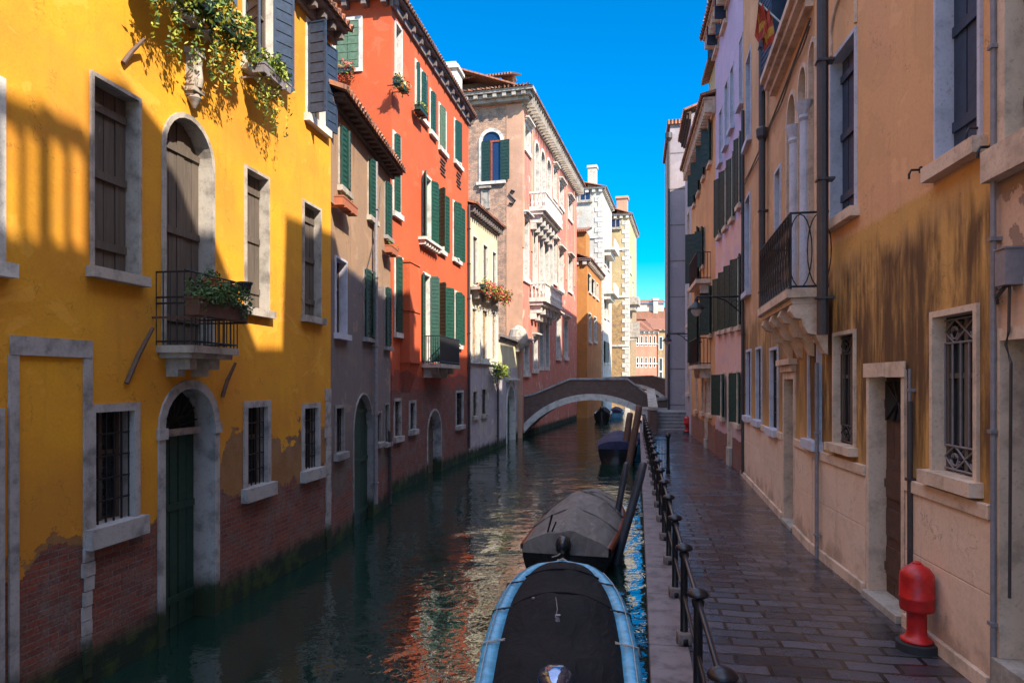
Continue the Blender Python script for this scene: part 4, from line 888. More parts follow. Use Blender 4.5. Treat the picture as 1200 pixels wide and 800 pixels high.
# nearest peach building at the right edge; its roofline throws the stepped shadow on the yellow house
F1r = Fac(3.30, .125, -16, 5.66, 'R', 1.0); n1 = Bld(F1r, 'house', 'peeling peach house at the right edge with grey junction box', 'peach'); s = F1r.s
n1.win(1182, 1250, -200, 150, 'wood', w=.12, fm='stonep', shm='dkgreen', depth=.2, sill=.14)
n1.win(1176, 1260, 395, 800, 'door', w=.10, fm='stonep', shm='brownwood', depth=.45, sill=0, name='door')
for q in (4, 8, 12): n1.win(0, 0, 0, 0, 'glass', abs_=(q, q+1, 1.6, 3.6), fm='stonep'); n1.win(0, 0, 0, 0, 'glass', abs_=(q, q+1, 5.6, 7.6), fm='stonep')
k = lambda D: (D-F1r.D0)/F1r.t.y
n1.finish(0, F1r.len, 15, outline=[(0, -.1), (F1r.len, -.1), (F1r.len, 16.3), (k(3.35), 16.3), (k(3.2), 13.85), (k(1.9), 13.85), (k(.2), 16.6), (k(-.9), 17.2), (k(-1.5), 17.0), (k(-1.5), 15.0), (0, 15.0)], roof=None)
m = Fm(F1r)   # roof terrace railing behind the parapet
for z in (16.2,): m.fb(.0, k(-1.6), -.10, .0, z, z+.22)
x = .1
while x < k(-1.6): m.fb(x, x+.10, -.07, -.03, 15, 16.2); x += .30
for i in range(8): x = .2+i*1.95; m.fb(x, x+.16, -.09, -.01, 15, 16.5)
n1.part(m, 'roof_terrace_railing', 'wood')
m = Fm(F1r); q = s(1175, .1); z = F1r.z(314, q, .1); m.fb(q-.09, q+.05, .0, .13, z-.14, z+.14); m.fb(q-.10, q+.06, .0, .14, z+.14, z+.155)
n1.part(m, 'junction_box', 'pipegrey')
m = Fm(F1r); 
for i in range(3): m.ftube([(q-.05, .06, z-.1), (q+.08+.03*i, .07, z-.16-.03*i), (q+.2, .03, z-.13-.06*i), (q+.3, .0, z-.12-.06*i)], .012, 6)
m.ftube([(q, .05, z-.14), (q+.01, .05, z-.5), (q+.05, .05, z-.6), (q-.02, .05, z-.75), (q, .05, z-2.6)], .013, 6); n1.part(m, 'cable', 'pipe')
pipe(n1, 1164, -100, 800, .022, .05, 'pipegrey', name='conduit')

F2r = Fac(3.30, .125, 5.67, 10.38, 'R', 1.0); n2 = Bld(F2r, 'house', 'water-stained ochre house with iron grilles and brown door on the walkway', 'ochre'); s = F2r.s
n2.win(1100, 1149, -130, 178, 'glass', w=.045, fm='jamb', depth=.2, sh=None, sill=.10, sillm='stonep', full=False)
sh_ = Fm(F2r); 
wo = n2.win(975.5, 1003.5, 56, 252, 'wood', w=.05, fm='jamb', depth=.2, shm='bluewood', sill=.08, sillm='stonep')
m = Fm(F2r); boards(m, s(1148), s(1100), F2r.z(178, s(1124)), F2r.z(-130, s(1124)), -.16, n=3); n2.part(m, 'shutter', 'bluewood')
n2.win(1096, 1144, 368, 557, 'fancy', w=.06, fm='stonep', depth=.15, sill=.07, sillm='stonep', gr='pipegrey')
n2.win(979, 1002, 392, 521, 'fancy', w=.05, fm='stonep', depth=.13, sill=.06, sillm='stonep', gr='pipe')
wd, dd = n2.win(1021, 1059, 442, 717, 'door', w=.08, fm='stonep', depth=.24, shm='brownwood', sill=0, name='door', label='brown panelled door with iron fanlight in a stone frame')
m = Fm(F2r)
for q in ((980, 998), (1098, 1150), (1022, 1058)):
    pass
a0, a1, b0, b1 = dd
m.fb(a0-.12, a1+.12, .031, .05, b1+.002, b1+.17); m.fb((a0+a1)/2-.08, (a0+a1)/2+.08, .051, .07, b1+.01, b1+.16); m.build('lintel', 'stonep', wd)
m = Fm(F2r); m.fb(a0+.05, a1-.05, -.155, -.138, b1-.5, b1-.05, 0)
for i in range(4): m.ftube([(a0+.1+i*(a1-a0-.2)/3, -.125, b1-.5), (a0+.1+(3-i)*(a1-a0-.2)/3, -.125, b1-.05)], .012, 5, 1)
m.build('door_fanlight', ['void', 'iron', 'brownwood'], wd); m = Fm(F2r); m.fb(a0+.09, a1-.09, -.165, -.15, b0+.2, b0+1.65, 2)
for z in (.3, .75, 1.2): m.fb(a0+.12, a1-.12, -.155, -.12, b0+z, b0+z+.32, 2)
m.build('door_panel', ['void', 'iron', 'brownwood'], wd)
m = Fm(F2r); m.fb(a0-.05, a1+.05, -.3, .10, -.08, .08); m.build('threshold', 'stone', wd)
dado(n2, 0, F2r.len, F2r.z(590, s(1160)), [(a0-.10, a1+.10)])
m = Fm(F2r); q0, q1 = s(1003), s(976); z = F2r.z(30, (q0+q1)/2)
ring(m, q0, q1, z-.2, z+.45, .05, .9, .002, .03, bottom=False); n2.part(m, 'blind_arch', 'stonep')
n2.finish(0, F2r.len, 15.4, eave=.25, eaveh=.2)
pipe(n2, 1066.5, 470, 736, .028, .05, 'pipe', name='conduit'); pipe(n2, 1066, 432, 470, .014, .05, 'pipegrey', name='conduit')
m = Fm(F2r)
for (px, py) in ((1080, 199), (1150, 150), (1167, 172)):
    q = s(px, .0) if px < 1160 else .02; z = F2r.z(py, q); m.ftube([(q, 0, z), (q, .10, z), (q, .12, z-.04), (q, .12, z-.09)], .012, 6); m.fb(q-.02, q+.02, .0, .02, z-.03, z+.03)
n2.part(m, 'shutter_hooks', 'iron')

F3r = Fac(2.39, .212, 10.40, 18.88, 'R', 1.0); n3 = Bld(F3r, 'house', 'tan house with arched loggia and stone balcony above the walkway', 'tan'); s = F3r.s
AR = dict(w=.07, fm='stonep', depth=.45, sill=0)
zf_ = F3r.z(336, s(930, .5), .5)
for (p0, p1, yt) in ((923.5, 933.5, 112), (937, 946, 80), (949.5, 957, 50)):
    a, e = s(p1), s(p0); sm = (a+e)/2; n3.win(0, 0, 0, 0, 'wood', shm='dkgreen', arch=1.2, abs_=(a, e, zf_, F3r.z(yt, sm)), **AR)
m = Fm(F3r)    # columns with capitals standing in front of the loggia piers
for (px, yc) in ((935, 148), (948, 120)):
    q = s(px); zc = F3r.z(yc, q); m.lathe([(.10, 0), (.10, .1), (.085, .14), (.075, zc-zf_-.3), (.10, zc-zf_-.25), (.085, zc-zf_-.2), (.14, zc-zf_-.04), (.15, zc-zf_)], m.pt(q, .06, zf_), 14)
n3.part(m, 'loggia_columns', 'jamb')
for (p0, p1, yt, yb) in ((909.5, 915.5, 200, 322), (875, 880.5, 66, 166), (874, 879.5, 232, 342), (875.5, 880.5, 412, 487), (887, 893, 409, 492), (903.5, 912, 410, 502), (949, 959, 402, 515)):
    n3.win(p0, p1, yt, yb, 'glass' if yb < 400 else 'bars', w=.06, fm='jamb', depth=.2, sill=.08, full=False)
n3.win(907, 924, -60, 70, 'glass', w=.05, fm='bluewood', depth=.25, sill=0, full=False, sh=[(-1, 176)], shm='bluewood')
wd, dd = n3.win(920.5, 931.5, 444, 612, 'door', w=.13, fm='stonep', depth=.35, shm='dkgreen', sill=0, name='door', hood=.14)
dado(n3, 0, F3r.len, F3r.z(516, s(940)), [(dd[0]-.13, dd[1]+.13)])
oB = .5; a, e = s(926.5, oB), s(891, oB); m = Fm(F3r); m.fb(a, e, 0, oB+.05, zf_-.12, zf_); m.fb(a+.05, e-.05, 0, oB-.02, zf_-.2, zf_-.122)
for i in range(4):
    q = a+.06+(e-a-.35)*i/3
    pr = [(0, zf_-.2), (oB-.04, zf_-.2), (oB, zf_-.3), (oB-.07, zf_-.4), (oB-.16, zf_-.42), (oB-.18, zf_-.52), (oB-.24, zf_-.62), (oB-.34, zf_-.64), (oB-.38, zf_-.74), (.05, zf_-.9), (0, zf_-.92)]
    n_ = len(pr); m.add([m.pt(q, p_[0], p_[1]) for p_ in pr]+[m.pt(q+.22, p_[0], p_[1]) for p_ in pr], [tuple(range(n_)), tuple(range(n_, 2*n_))]+[(j, (j+1) % n_, n_+(j+1) % n_, n_+j) for j in range(n_)])
bo = n3.part(m, 'balcony', 'stonep'); m = Fm(F3r); hz = F3r.z(250, a, oB)-zf_
for z in (zf_+.03, zf_+hz): m.ftube([(a, 0, z), (a, oB, z), (e, oB, z), (e, 0, z)], .018, 6)
m.ftube([(a, oB, zf_), (a, oB, zf_+hz)], .016, 6)
def ovals(p, d, L, n_):
    for i in range(n_):
        for sh in (0, .5):
            c0 = (i+.5+sh*.0)*L/n_; w_ = L/n_*.62
            pts = [(p[0]+d[0]*(c0+w_*math.sin(t)*(1 if sh else 1)+(-.0)), p[1]+d[1]*(c0+w_*math.sin(t)), zf_+hz/2-hz*.48*math.cos(t)) for t in [2*math.pi*j/20 for j in range(21)]]
            m.ftube(pts, .009, 5)
            break
ovals((a, 0, 0), (0, 1), oB, 2); ovals((a, oB, 0), (1, 0), e-a, int((e-a)/.22))
n_ = int((e-a)/.11)
for i in range(n_): q = a+(e-a)*i/n_; m.ftube([(q, oB, zf_), (q, oB, zf_+hz)], .007, 4)
m.build('balcony_railing', 'iron', bo)
m = Fm(F3r); q0, q1 = 0.0, s(909); zc = 8.55
for (i, (o_, dz)) in enumerate(((.30, .12), (.22, .09), (.12, .10))): m.fb(q0, q1, 0, o_, zc-i*.12, zc-i*.12+.115)
n3.part(m, 'string_cornice', 'stonep')
n3.finish(0, F3r.len, 14.5, eave=.3, eaveh=.25, rise=1.0)
m = Fm(F3r); m.fb(1.0, 1.9, -.9, -.1, 14.4, 16.8); m.fb(.9, 2.0, -1.0, -.02, 16.8, 17.0); n3.part(m, 'chimney', 'tan')
pipe(n3, 964, -300, 392, .075, .14, 'pipe'); pipe(n3, 893, -200, 372, .07, .12, 'pipe'); pipe(n3, 957, 425, 663, .028, .05, 'pipegrey', name='conduit')
m = Fm(F3r); q = s(893, .12); m.lathe([(.05, -.1), (.12, .0), (.13, .16), (.07, .22)], m.pt(q, .12, F3r.z(160, q)), 10)
pts = []
for i in range(20): t_ = i/19; px = 873+(950-873)*t_; q = s(px, .03); pts.append((q, .04, F3r.z(212-(212-22)*t_**1.12, q)))
m.ftube(pts, .02, 6); m.ftube([(p_[0], .05, p_[2]-.12+.04*math.sin(i)) for i, p_ in enumerate(pts)], .014, 5); n3.part(m, 'cable', 'pipe')

F4r = Fac(3.49, .154, 18.90, 24.28, 'R', 1.0); n4 = Bld(F4r, 'house', 'lavender and pink house with black-green shutters down the walkway', 'lav'); s = F4r.s
for (p0, p1, yt, yb) in ((867, 871, 46, 122), (856.5, 860, 80, 150), (850, 853.5, 98, 170), (843.5, 846.5, 130, 190)): n4.win(p0, p1, yt, yb, 'glass', w=.05, fm='jamb', depth=.2, full=False)
for (p0, p1, yt, yb) in ((866.5, 869.5, 158, 240), (858, 861, 182, 256), (850, 853, 196, 266), (843, 845.5, 206, 276), (865, 869, 300, 382), (856.5, 860, 308, 384), (849.5, 852.5, 316, 386), (842.5, 845.5, 324, 388), (864, 868.5, 436, 496), (845, 849.5, 438, 488)):
    n4.win(p0, p1, yt, yb, 'glass', w=.05, fm='stonep', depth=.15, sh=[(1, 165), (-1, 150)], shm='dkgreen', full=False, slat=.2)
n4.win(854, 857.5, 440, 524, 'door', w=.12, fm='stonep', depth=.3, shm='brownwood', name='door', sill=0)
n4.win(838.5, 842, 5, 60, 'glass', w=.05, fm='stonep', depth=.15, sh=[(1, 100), (-1, 150)], shm='bluewood', full=False, slat=.2); n4.win(848, 852, -20, 30, 'glass', w=.05, fm='stonep', depth=.15, sh=[(1, 100), (-1, 150)], shm='bluewood', full=False, slat=.2)
n4.finish(0, F4r.len, 14.8, eave=.5, brackets=.35, eavemat='stonep', eaveh=.4)
pipe(n4, 870.5, 130, 555, .045, .09, 'pipe')
F5r = Fac(3.34, .16, 24.30, 32.58, 'R', 1.0); n5 = Bld(F5r, 'house', 'soft orange house with dentil cornice and two tiny balconies', 'rorange'); s = F5r.s
for (p0, p1, yt, yb) in ((831.5, 834, 142, 192), (824.5, 826.5, 164, 208), (818.5, 820.5, 186, 226), (813.5, 815, 202, 240), (832, 835, 336, 392), (823.5, 825.5, 268, 312), (817, 820, 270, 330), (817, 819.5, 360, 425)):
    n5.win(p0, p1, yt, yb, 'glass', w=.05, fm='stonep', depth=.15, sh=[(1, 160), (-1, 120)], shm='dkgreen', full=False, slat=.2)
for (p0, p1, yt, yb) in ((831, 833.5, 438, 484), (823, 825, 440, 482), (816, 817.5, 442, 480)): n5.win(p0, p1, yt, yb, 'bars', w=.08, fm='stonep', depth=.15)
n5.win(827, 829, 446, 514, 'door', w=.1, fm='stonep', depth=.3, shm='dkgreen', name='door', sill=0)
for (p0, p1, yy) in ((811, 820, 333), (811, 820, 428)):
    a, e = s(p1, .4), s(p0, .4); z = F5r.z(yy, (a+e)/2, .4); m = Fm(F5r); m.fb(a, e, 0, .55, z-.15, z); m.fb(a+.2, a+.5, 0, .35, z-.5, z-.152); m.fb(e-.5, e-.2, 0, .35, z-.5, z-.152); bo = n5.part(m, 'balcony', 'stonep'); m = Fm(F5r)
    for zz in (z+.05, z+1.0): m.ftube([(a, 0, zz), (a, .5, zz), (e, .5, zz), (e, 0, zz)], .02, 5)
    for i in range(16): q = a+(e-a)*i/15; m.ftube([(q, .5, z), (q, .5, z+1)], .012, 4)
    for i in range(4): m.ftube([(a, .5*i/4, z), (a, .5*i/4, z+1)], .012, 4)
    m.build('balcony_railing', 'iron', bo)
n5.finish(0, F5r.len, 12.65, eave=.5, brackets=.3, eavemat='stonep', eaveh=.5, rise=1.0)
m = Fm(F5r); m.fb(3.2, 6.6, -2.6, -.6, 12.8, 16.0, 0); m.add([m.pt(2.9, -.3, 16), m.pt(6.9, -.3, 16), m.pt(6.9, -3, 16.8), m.pt(2.9, -3, 16.8), m.pt(2.9, -.3, 16.2), m.pt(6.9, -.3, 16.2), m.pt(6.9, -3, 17), m.pt(2.9, -3, 17)], [(0, 1, 2, 3), (4, 5, 6, 7), (0, 1, 5, 4), (0, 3, 7, 4)], 1)
n5.part(m, 'roof_dormer', ['ystone', 'tiles'])
F6r = Fac(2.69, .18, 32.60, 36.5, 'R', 1.0); n6 = Bld(F6r, 'house', 'narrow grey house edge-on before the grey tower', 'greyrend'); s = F6r.s
for (p0, p1, yt, yb) in ((806, 808, 420, 460), (806, 808, 340, 380), (806, 808, 250, 300)): n6.win(p0, p1, yt, yb, 'glass', w=.1, fm='stonep', depth=.15, full=False)
n6.finish(0, F6r.len, 15.4, eave=.35, brackets=.4, eavemat='tilewood', eaveh=.3)
# grey clad tower closing the walkway
t = thing('tower_house', 'tall grey panelled building standing beyond the end of the walkway', 'building', (9.03, 39.0, 1.0), -.18); m = MB()
m.box(0, 4, 0, 7, -.2, 17.2); m.build('wall', 'tower', t); m = MB(); zz = 1.2
while zz < 16.8: m.box(-.012, 4, -.012, -.004, zz, zz+.06); zz += 2.05
m.build('panel_joints', 'darkstone', t); m = MB(); m.tube([(-.08, -.1, -.2), (-.08, -.1, 16.2)], .07, 8); m.lathe([(.07, 0), (.2, .2), (.2, .5)], (-.08, -.1, 16.2), 8); m.build('drainpipe', 'pipe', t)
m = MB(); m.box(-.15, 4.1, -.15, 7.1, 17.2, 17.45); m.build('roof', 'tiles', t)

F7r = Fac(-1.2, .285, 47, 76, 'R', 1.0); n7 = Bld(F7r, 'house', 'long shaded row house on the right bank beyond the bridge, behind the grey tower', 'tan')
for q in range(1, 29, 3):
    for z_ in (1.2, 4.6, 8.2): n7.win(0, 0, 0, 0, 'glass', abs_=(q, q+1, z_, z_+1.9), fm='stonep', full=False)
n7.finish(0, F7r.len, 19, eave=.4)
# ---- street lamps on wrought-iron wall brackets
def lamp(F, s0, z, reach, label):
    t = thing('street_lamp', label, 'street lamp', F.loc(), F.rz, 'wall lamps along the walkway'); m = Fm(F)
    m.ftube([(s0, 0, z), (s0, reach, z)], .03, 6); m.ftube([(s0, 0, z-.5), (s0, reach*.35, z-.12), (s0, reach*.6, z)], .02, 6); m.fb(s0-.05, s0+.05, 0, .03, z-.6, z+.15)
    m.ftube([(s0, .2+.1*math.cos(k_), z-.2+.1*math.sin(k_)) for k_ in [j*.7 for j in range(10)]], .012, 5); m.build('bracket', 'iron', t)
    m = Fm(F); m.lathe([(.02, .0), (.05, -.06), (.06, -.14), (.22, -.3), (.24, -.34), (.2, -.34)], m.pt(s0, reach, z), 14); m.build('lamp_shade', 'iron', t)
    m = Fm(F); m.lathe([(.13, -.342), (.14, -.42), (.08, -.52), (.02, -.55)], m.pt(s0, reach, z), 12); m.build('lamp_glass', 'lampglass', t)
q = F4r.s(870); lamp(F4r, q, F4r.z(347, q), 1.25, 'black wall lamp reaching out from the pink house front')
q = F6r.s(809); lamp(F6r, q, F6r.z(391, q), 1.1, 'farther black wall lamp near the grey tower')
# flag
t = thing('flag', 'small crimson and gold flag on a white pole at the top of the tan house', 'flag', F3r.loc(), F3r.rz); m = Fm(F3r)
q = F3r.s(917, .05); z = F3r.z(32, q, .05); m.ftube([(q, 0, z), (q+.25, .42, z+.62)], .016, 8); m.build('flag_pole', 'stonew', t)
m = Fm(F3r)
for i in range(12):
    for j in range(8):
        f = lambda a, b: m.pt(q+.12+a*.012+.06*math.sin(a*1.3+b*.5), .2+a*.02-.012*b*math.sin(a), z+.3+a*.03-b*.08*(1+.2*math.sin(a*2)))
        m.add([f(i, j), f(i+1, j), f(i+1, j+1), f(i, j+1)], [(0, 1, 2, 3)], 1 if (i//2+j//2) % 3 == 0 else 0)
m.build('cloth', ['flagred', 'flaggold'], t, norm=False)

# ================================================================== RAILING ALONG THE QUAY
rl = thing('quay_railing', 'long iron railing with mushroom-capped posts along the quay edge', 'railing', (0, 0, 1.0)); RX = lambda D: .50+.178*D
def post():
    m = MB(); m.lathe([(.075, 0), (.075, .07), (.05, .1), (.038, .14), (.034, .84), (.045, .86), (.05, .90), (.035, .915), (.082, .935), (.088, .948), (.078, .968), (.045, .988), (.012, .995)], n=16)
    return m
pm = None
D = 2.37; i = 0; posts = []
while D < 33.5:
    if pm is None: o = post().build('post', 'rail', rl, smooth=True, loc=(RX(D), D, .0)); pm = o
    else: o = pm.copy(); col.objects.link(o); o.parent = rl; o.location = (RX(D), D, 0)
    if i == 0:
        m = MB(); m.box(-.07, .07, -.07, .07, 0, .13); bm_ = m.build('post_base', 'darkstone', o, bevel=.02); bm0 = bm_
    else: c2 = bm0.copy(); col.objects.link(c2); c2.parent = o
    posts.append(D); D += 1.46; i += 1
for (z, rr) in ((.90, .021), (.48, .017)):
    m = MB(); m.tube([(RX(d), d, z+random.uniform(-.004, .004)) for d in posts], rr, 8); m.build('rail', 'rail', rl, smooth=True)
g = thing('landing_gate', 'iron gate frame standing inboard of the quay railing', 'gate', (RX(19.2)+.05, 19.2, 1.0)); m = MB()
m.lathe([(.07, 0), (.05, .12), (.045, .98), (.08, 1.02), (.08, 1.08), (.02, 1.15)], (.42, 0, 0), 12); m.build('gate_post', 'rail', g, smooth=True); m = MB()
for z in (.15, .55, .95): m.tube([(0, 0, z), (.42, 0, z)], .014, 6)
for i in range(1, 5): m.tube([(i*.084, 0, .15), (i*.084, 0, .95)], .009, 5)
m.build('gate_bars', 'rail', g)

# ================================================================== HYDRANTS
def hydrant(loc, label):
    t = thing('fire_hydrant', label, 'hydrant', loc, 0, 'red hydrants against the house fronts'); m = MB()
    m.lathe([(.185, 0), (.185, .075), (.15, .08)], n=28); m.build('base_block', 'black', t); m = MB()
    m.lathe([(.14, .08), (.145, .10), (.12, .115), (.095, .14), (.088, .18), (.088, .36), (.10, .37), (.145, .385), (.152, .41), (.152, .50), (.157, .508), (.152, .516), (.152, .68), (.15, .70), (.15, .705), (.145, .74), (.11, .79), (.07, .81), (.05, .83), (.0, .84)], n=32)
    m.build('barrel', 'redpaint', t, smooth=True); m = MB(); m.lathe([(.04, -.02), (.045, 0), (.02, .012)], (0, 0, .84), 10); m.build('cap', 'redpaint', t); return t
hydrant((3.925, 6.62, 1.0), 'near red hydrant on a black base against the stained ochre house')
hydrant((8.72, 34.0, 1.0), 'distant small red hydrant beside the bridge steps')

# ================================================================== MOORING POLES
def mpole(p0, p1, r, label, mat, grp):
    p0, p1 = Vector(p0), Vector(p1); m = MB(); d = p1-p0
    m.tube([(0, 0, 0)]+[tuple(d*k_+Vector((random.uniform(-.012, .012), 0, 0))) for k_ in (.3, .6, .9, .985)]+[tuple(d)], [r*1.05, r, r, r*.97, r*.9, r*.6], 12)
    return tag(m.build('mooring_pole', mat, loc=tuple(p0), smooth=True), label, 'mooring pole', grp)
mpole((1.75, 13.4, -1), (2.63, 13.6, 1.98), .085, 'dark mooring pole leaning right against the quay, nearer of two', 'pole', 'mooring poles by the grey boat')
mpole((1.95, 14.9, -1), (2.55, 15.1, 1.8), .07, 'dark mooring pole leaning behind its twin beside the grey-covered boat', 'pole', 'mooring poles by the grey boat')
mpole((4.75, 28.6, -.8), (5.42, 29, 2.55), .15, 'taller brown wooden mooring pole by the navy boat', 'polebrown', 'brown mooring poles')
mpole((4.7, 29.6, -.8), (5.2, 30, 2.2), .15, 'shorter brown wooden mooring pole tucked behind the taller one', 'polebrown', 'brown mooring poles')

# ================================================================== BOATS
def boat(loc, rz, L, Wd, H, hullm, rimm, covm, label, rim=.14, hump=.35, blunt=2.2, inset=.16, tops=None, cov_end=1.0, wrinkle=.01, rnd=.62, ce=2.2):
    t = thing('moored_boat', label, 'boat', loc, rz); NS, NP = 28, 10
    def hw(k): return Wd/2*(1-max(0, (k-.45)/.55)**blunt)**rnd*(.93+.07*min(1, k/.3))
    def sh(k): return H*(1+.22*k*k)
    m = MB()
    for i in range(NS+1):
        k = i/NS; w_ = max(hw(k), .01); z1 = sh(k)
        for j in range(NP+1): q = j/NP; m.v.append((w_*math.sin(q*math.pi/2)**.55, k*L, -.25*(1-k**4)+(z1+.25*(1-k**4))*(1-math.cos(q*math.pi/2))))
        for j in range(NP+1): q = j/NP; m.v.append((-w_*math.sin(q*math.pi/2)**.55, k*L, -.25*(1-k**4)+(z1+.25*(1-k**4))*(1-math.cos(q*math.pi/2))))
    st = 2*(NP+1)
    for i in range(NS):
        for sd_ in (0, NP+1):
            for j in range(NP): m.f.append([i*st+sd_+j, i*st+sd_+j+1, (i+1)*st+sd_+j+1, (i+1)*st+sd_+j]); m.mi.append(0)
    m.f.append([j for j in range(NP+1)]+[NP+1+j for j in range(NP, -1, -1)]); m.mi.append(0)
    m.build('hull', hullm, t, smooth=True)
    m = MB(); out = []; 
    for sgn in (1, -1):
        for i in range(NS+1):
            k = i/NS; out.append((sgn, k))
    seq = [(1, i/NS) for i in range(NS+1)]+[(-1, 1-i/NS) for i in range(NS+1)]
    b0 = len(m.v)
    for sg_, k in seq:
        w_ = max(hw(k), .0); y_ = k*L; f = max(0, 1-rim/max(w_, .001)*1.0); yi = min(y_, L-rim*1.2)
        m.v += [(sg_*(w_+.03), y_+(.02 if k > .9 else 0), sh(k)-.09), (sg_*(w_+.035), y_+(.02 if k > .9 else 0), sh(k)+.02), (sg_*w_*(1-rim*.7/Wd), k*(L-rim*.35), sh(k)+.045), (sg_*w_*(1-rim*2/Wd), k*(L-rim), sh(k)+.02), (sg_*w_*(1-rim*2/Wd), k*(L-rim), sh(k)-.06)]
    for i in range(len(seq)-1):
        for j in range(4): m.f.append([b0+i*5+j, b0+i*5+j+1, b0+(i+1)*5+j+1, b0+(i+1)*5+j]); m.mi.append(0)
    m.build('gunwale', rimm, t, smooth=True)
    # cover
    m = MB(); NC = 60; NX = 24
    for i in range(NC+1):
        k = i/NC*cov_end; w_ = hw(k)*(1-inset*2/Wd); y_ = k*(L-inset); e = hump*math.sin(math.pi*min(1, k*.9+.12))**.7+.05*math.sin(k*16)*(1 if hump > .1 else .3)
        for j in range(NX+1):
            q = -1+2*j/NX; z = sh(k)+.055+(e*(1-abs(q)**ce))+wrinkle*math.sin(q*9+k*7)*(1-abs(q))+wrinkle*.25*math.sin(k*31+q*5)
            m.v.append((q*w_, y_, z if abs(q) < .99 else sh(k)+.02))
    for i in range(NC):
        for j in range(NX): a_ = i*(NX+1)+j; m.f.append([a_, a_+1, a_+NX+2, a_+NX+1]); m.mi.append(0)
    b1 = len(m.v); m.v += [m.v[j] for j in range(NX+1)]+[(m.v[j][0], -.03, sh(0)-.12) for j in range(NX+1)]
    for j in range(NX): m.f.append([b1+j, b1+j+1, b1+NX+2+j, b1+NX+1+j]); m.mi.append(0)
    cv = m.build('cover', covm, t, smooth=True)
    return t, hw, sh
def outboard(t, y_, z, cm, sc=1, x=0, tilt=.0, wx=1, hx=1):
    m = MB(); prof = [(.02, .0), (.12, .02), (.17, .10), (.18, .22), (.15, .33), (.09, .39), (.0, .41)]; m.lathe(prof, (0, 0, 0), 40); o = m.build('outboard_motor', cm, t, smooth=True, loc=(x, y_, z)); o.scale = (sc*wx, sc*1.35, sc*hx); o.rotation_euler.x = tilt
    m = MB(); m.box(-.06, .06, -.07, .08, -.7, .02); m.box(-.12, .12, .02, .12, -.22, .0); m.box(-.03, .03, -.25, .1, -.74, -.7); m.build('motor_leg', 'motor', o, bevel=.015)
    m = MB(); m.tube([(0, .1, .05), (0, .35, .12), (.02, .6, .16)], .022, 8); m.build('tiller', 'motor', o)
    return o
# nearest boat: pale blue rim, black cover
t, hw, sh = boat((.42, 6.35, 0), -.085, 4.85, 1.70, .52, 'blackcover', 'blueboat', 'blackcover', 'near boat with pale blue rim and black cover, bow rounded', rim=.165, hump=.20, blunt=2.3, inset=.155, wrinkle=.015, rnd=.43)
for k in (.55, .82):
    m = MB(); m.tube([(q*hw(k)*.80, k*4.695, sh(k)+.062+.20*math.sin(math.pi*min(1, k*.9+.12))**.7*(1-abs(q)**2.2)+.05*math.sin(k*16)*(1-abs(q)**2.2)) for q in [-1+j/10 for j in range(21)]], .014, 6); m.build('cover_hoop', 'blackcover', t, smooth=True)
outboard(t, .10, .66, 'chrome', .85, -.02, wx=1.15, hx=.7)
for sg_, k in ((1, .30), (1, .52), (1, .74), (-1, .30), (-1, .52), (-1, .74)):
    m = MB(); w_ = hw(k); y_ = k*4.85; z = sh(k)
    m.tube([(sg_*(w_-.22), y_, z+.09), (sg_*(w_-.1), y_+.02, z+.075), (sg_*(w_+.03), y_, z+.05), (sg_*(w_+.06), y_-.02, z-.05)], .010, 6); m.tube([(sg_*(w_-.22), y_+.05, z+.09), (sg_*(w_-.08), y_-.03, z+.08), (sg_*(w_+.05), y_+.03, z+.03)], .008, 6)
    m.tube([(sg_*(w_-.1)+.03*math.cos(a_), y_+.03*math.sin(a_), z+.075) for a_ in [j*.6 for j in range(11)]], .006, 5); m.build('cover_lashing', 'rope' if k < .4 else 'black', t)
for sg_ in (1, -1):
    m = MB(); m.tube([(sg_*(hw(k)-.02), k*4.85, sh(k)+.075) for k in [j/20 for j in range(18)]], .006, 5); m.build('rim_line', 'whiteboat', t)
m = MB(); m.tube([(-.10, 4.75, .66), (0, 4.80, .70), (.08, 4.75, .66)], .018, 6); m.tube([(-.05, 4.7, .67), (-.08, 4.95, .64)], .015, 6); m.build('bow_cleat', 'rope', t)
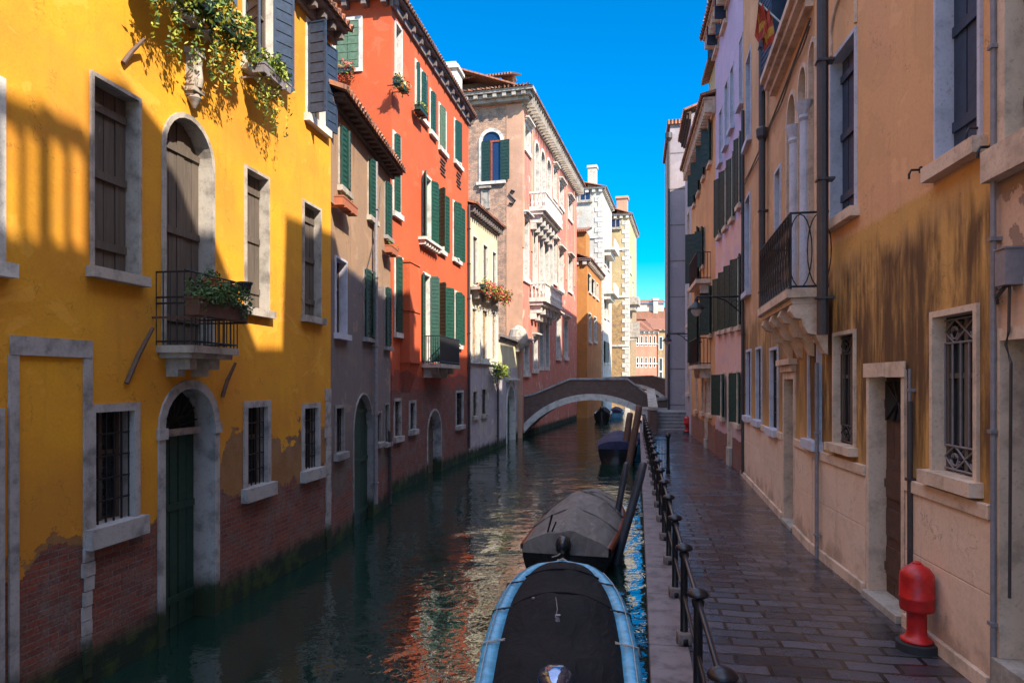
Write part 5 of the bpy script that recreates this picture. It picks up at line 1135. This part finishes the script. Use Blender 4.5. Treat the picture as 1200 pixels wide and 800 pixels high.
m = MB(); m.tube([(-.05, 1.5, .88), (-.03, 1.75, .89), (-.06, 2.3, .86)], .006, 5); m.lathe([(.03, 0), (.02, .05), (.035, .07)], (-.02, 1.45, .86), 8); m.lathe([(.02, 0), (.02, .02)], (-.35, 2.4, .80), 8); m.build('cover_fitting', 'pipegrey', t)
# second boat
t, hw, sh = boat((.98, 12.6, 0), -.235, 5.2, 1.75, .52, 'motor', 'varnish', 'greycover', 'grey-covered boat with black outboard motor beside leaning poles', rim=.12, hump=.50, blunt=2.4, inset=.02, cov_end=.86, wrinkle=.025, ce=1.7)
outboard(t, -.18, .46, 'motor', .8, .0, .12)
m = MB()
for k in (.25, .5, .72): m.tube([(q*(hw(k)), k*5.2, sh(k)+.06+.50*math.sin(math.pi*min(1, k*.9+.12))**.7*(1-abs(q)**1.7)+.05*math.sin(k*16)*(1-abs(q)**2)) for q in [-1+j/8 for j in range(17)]], .02, 6)
m.build('cover_hoops', 'greycover', t, smooth=True)
m = MB(); m.tube([(-.35, .1, .75), (-.28, -.05, .95), (-.22, -.1, 1.15)], .02, 6); m.tube([(-.28, .1, .75), (-.16, -.05, 1.0)], .016, 6); m.build('tilt_handle', 'motor', t)
m = MB(); m.tube([(0, 0, .5), (-.05, -.5, .5), (-.06, -1.0, .60)], .012, 6); m.build('mooring_line', 'rope', t)
# third: navy cover, fourth blue, beyond the bridge others
t, hw, sh = boat((4.55, 29.6, 0), -.18, 5.0, 1.75, .75, 'motor', 'navycover', 'navycover', 'navy-covered boat moored before the bridge', rim=.1, hump=.35, inset=.02)
t, hw, sh = boat((5.85, 33.5, 0), -.18, 4.6, 1.6, .6, 'blueboat', 'whiteboat', 'navycover', 'bright blue boat tucked against the quay by the bridge pillar', rim=.12, hump=.3)
outboard(t, -.1, .8, 'motor', 1)
t, hw, sh = boat((7.9, 60, 0), -.2, 4.6, 1.5, .7, 'motor', 'whiteboat', 'blackcover', 'dark boat with pale rim seen under the bridge arch', rim=.12, hump=.4); outboard(t, -.1, .9, 'motor', 1.1)
t, hw, sh = boat((10.0, 66, 0), -.2, 4.6, 1.5, .6, 'blueboat', 'blueboat', 'navycover', 'small blue boat seen through the right of the bridge arch', rim=.12, hump=.3)
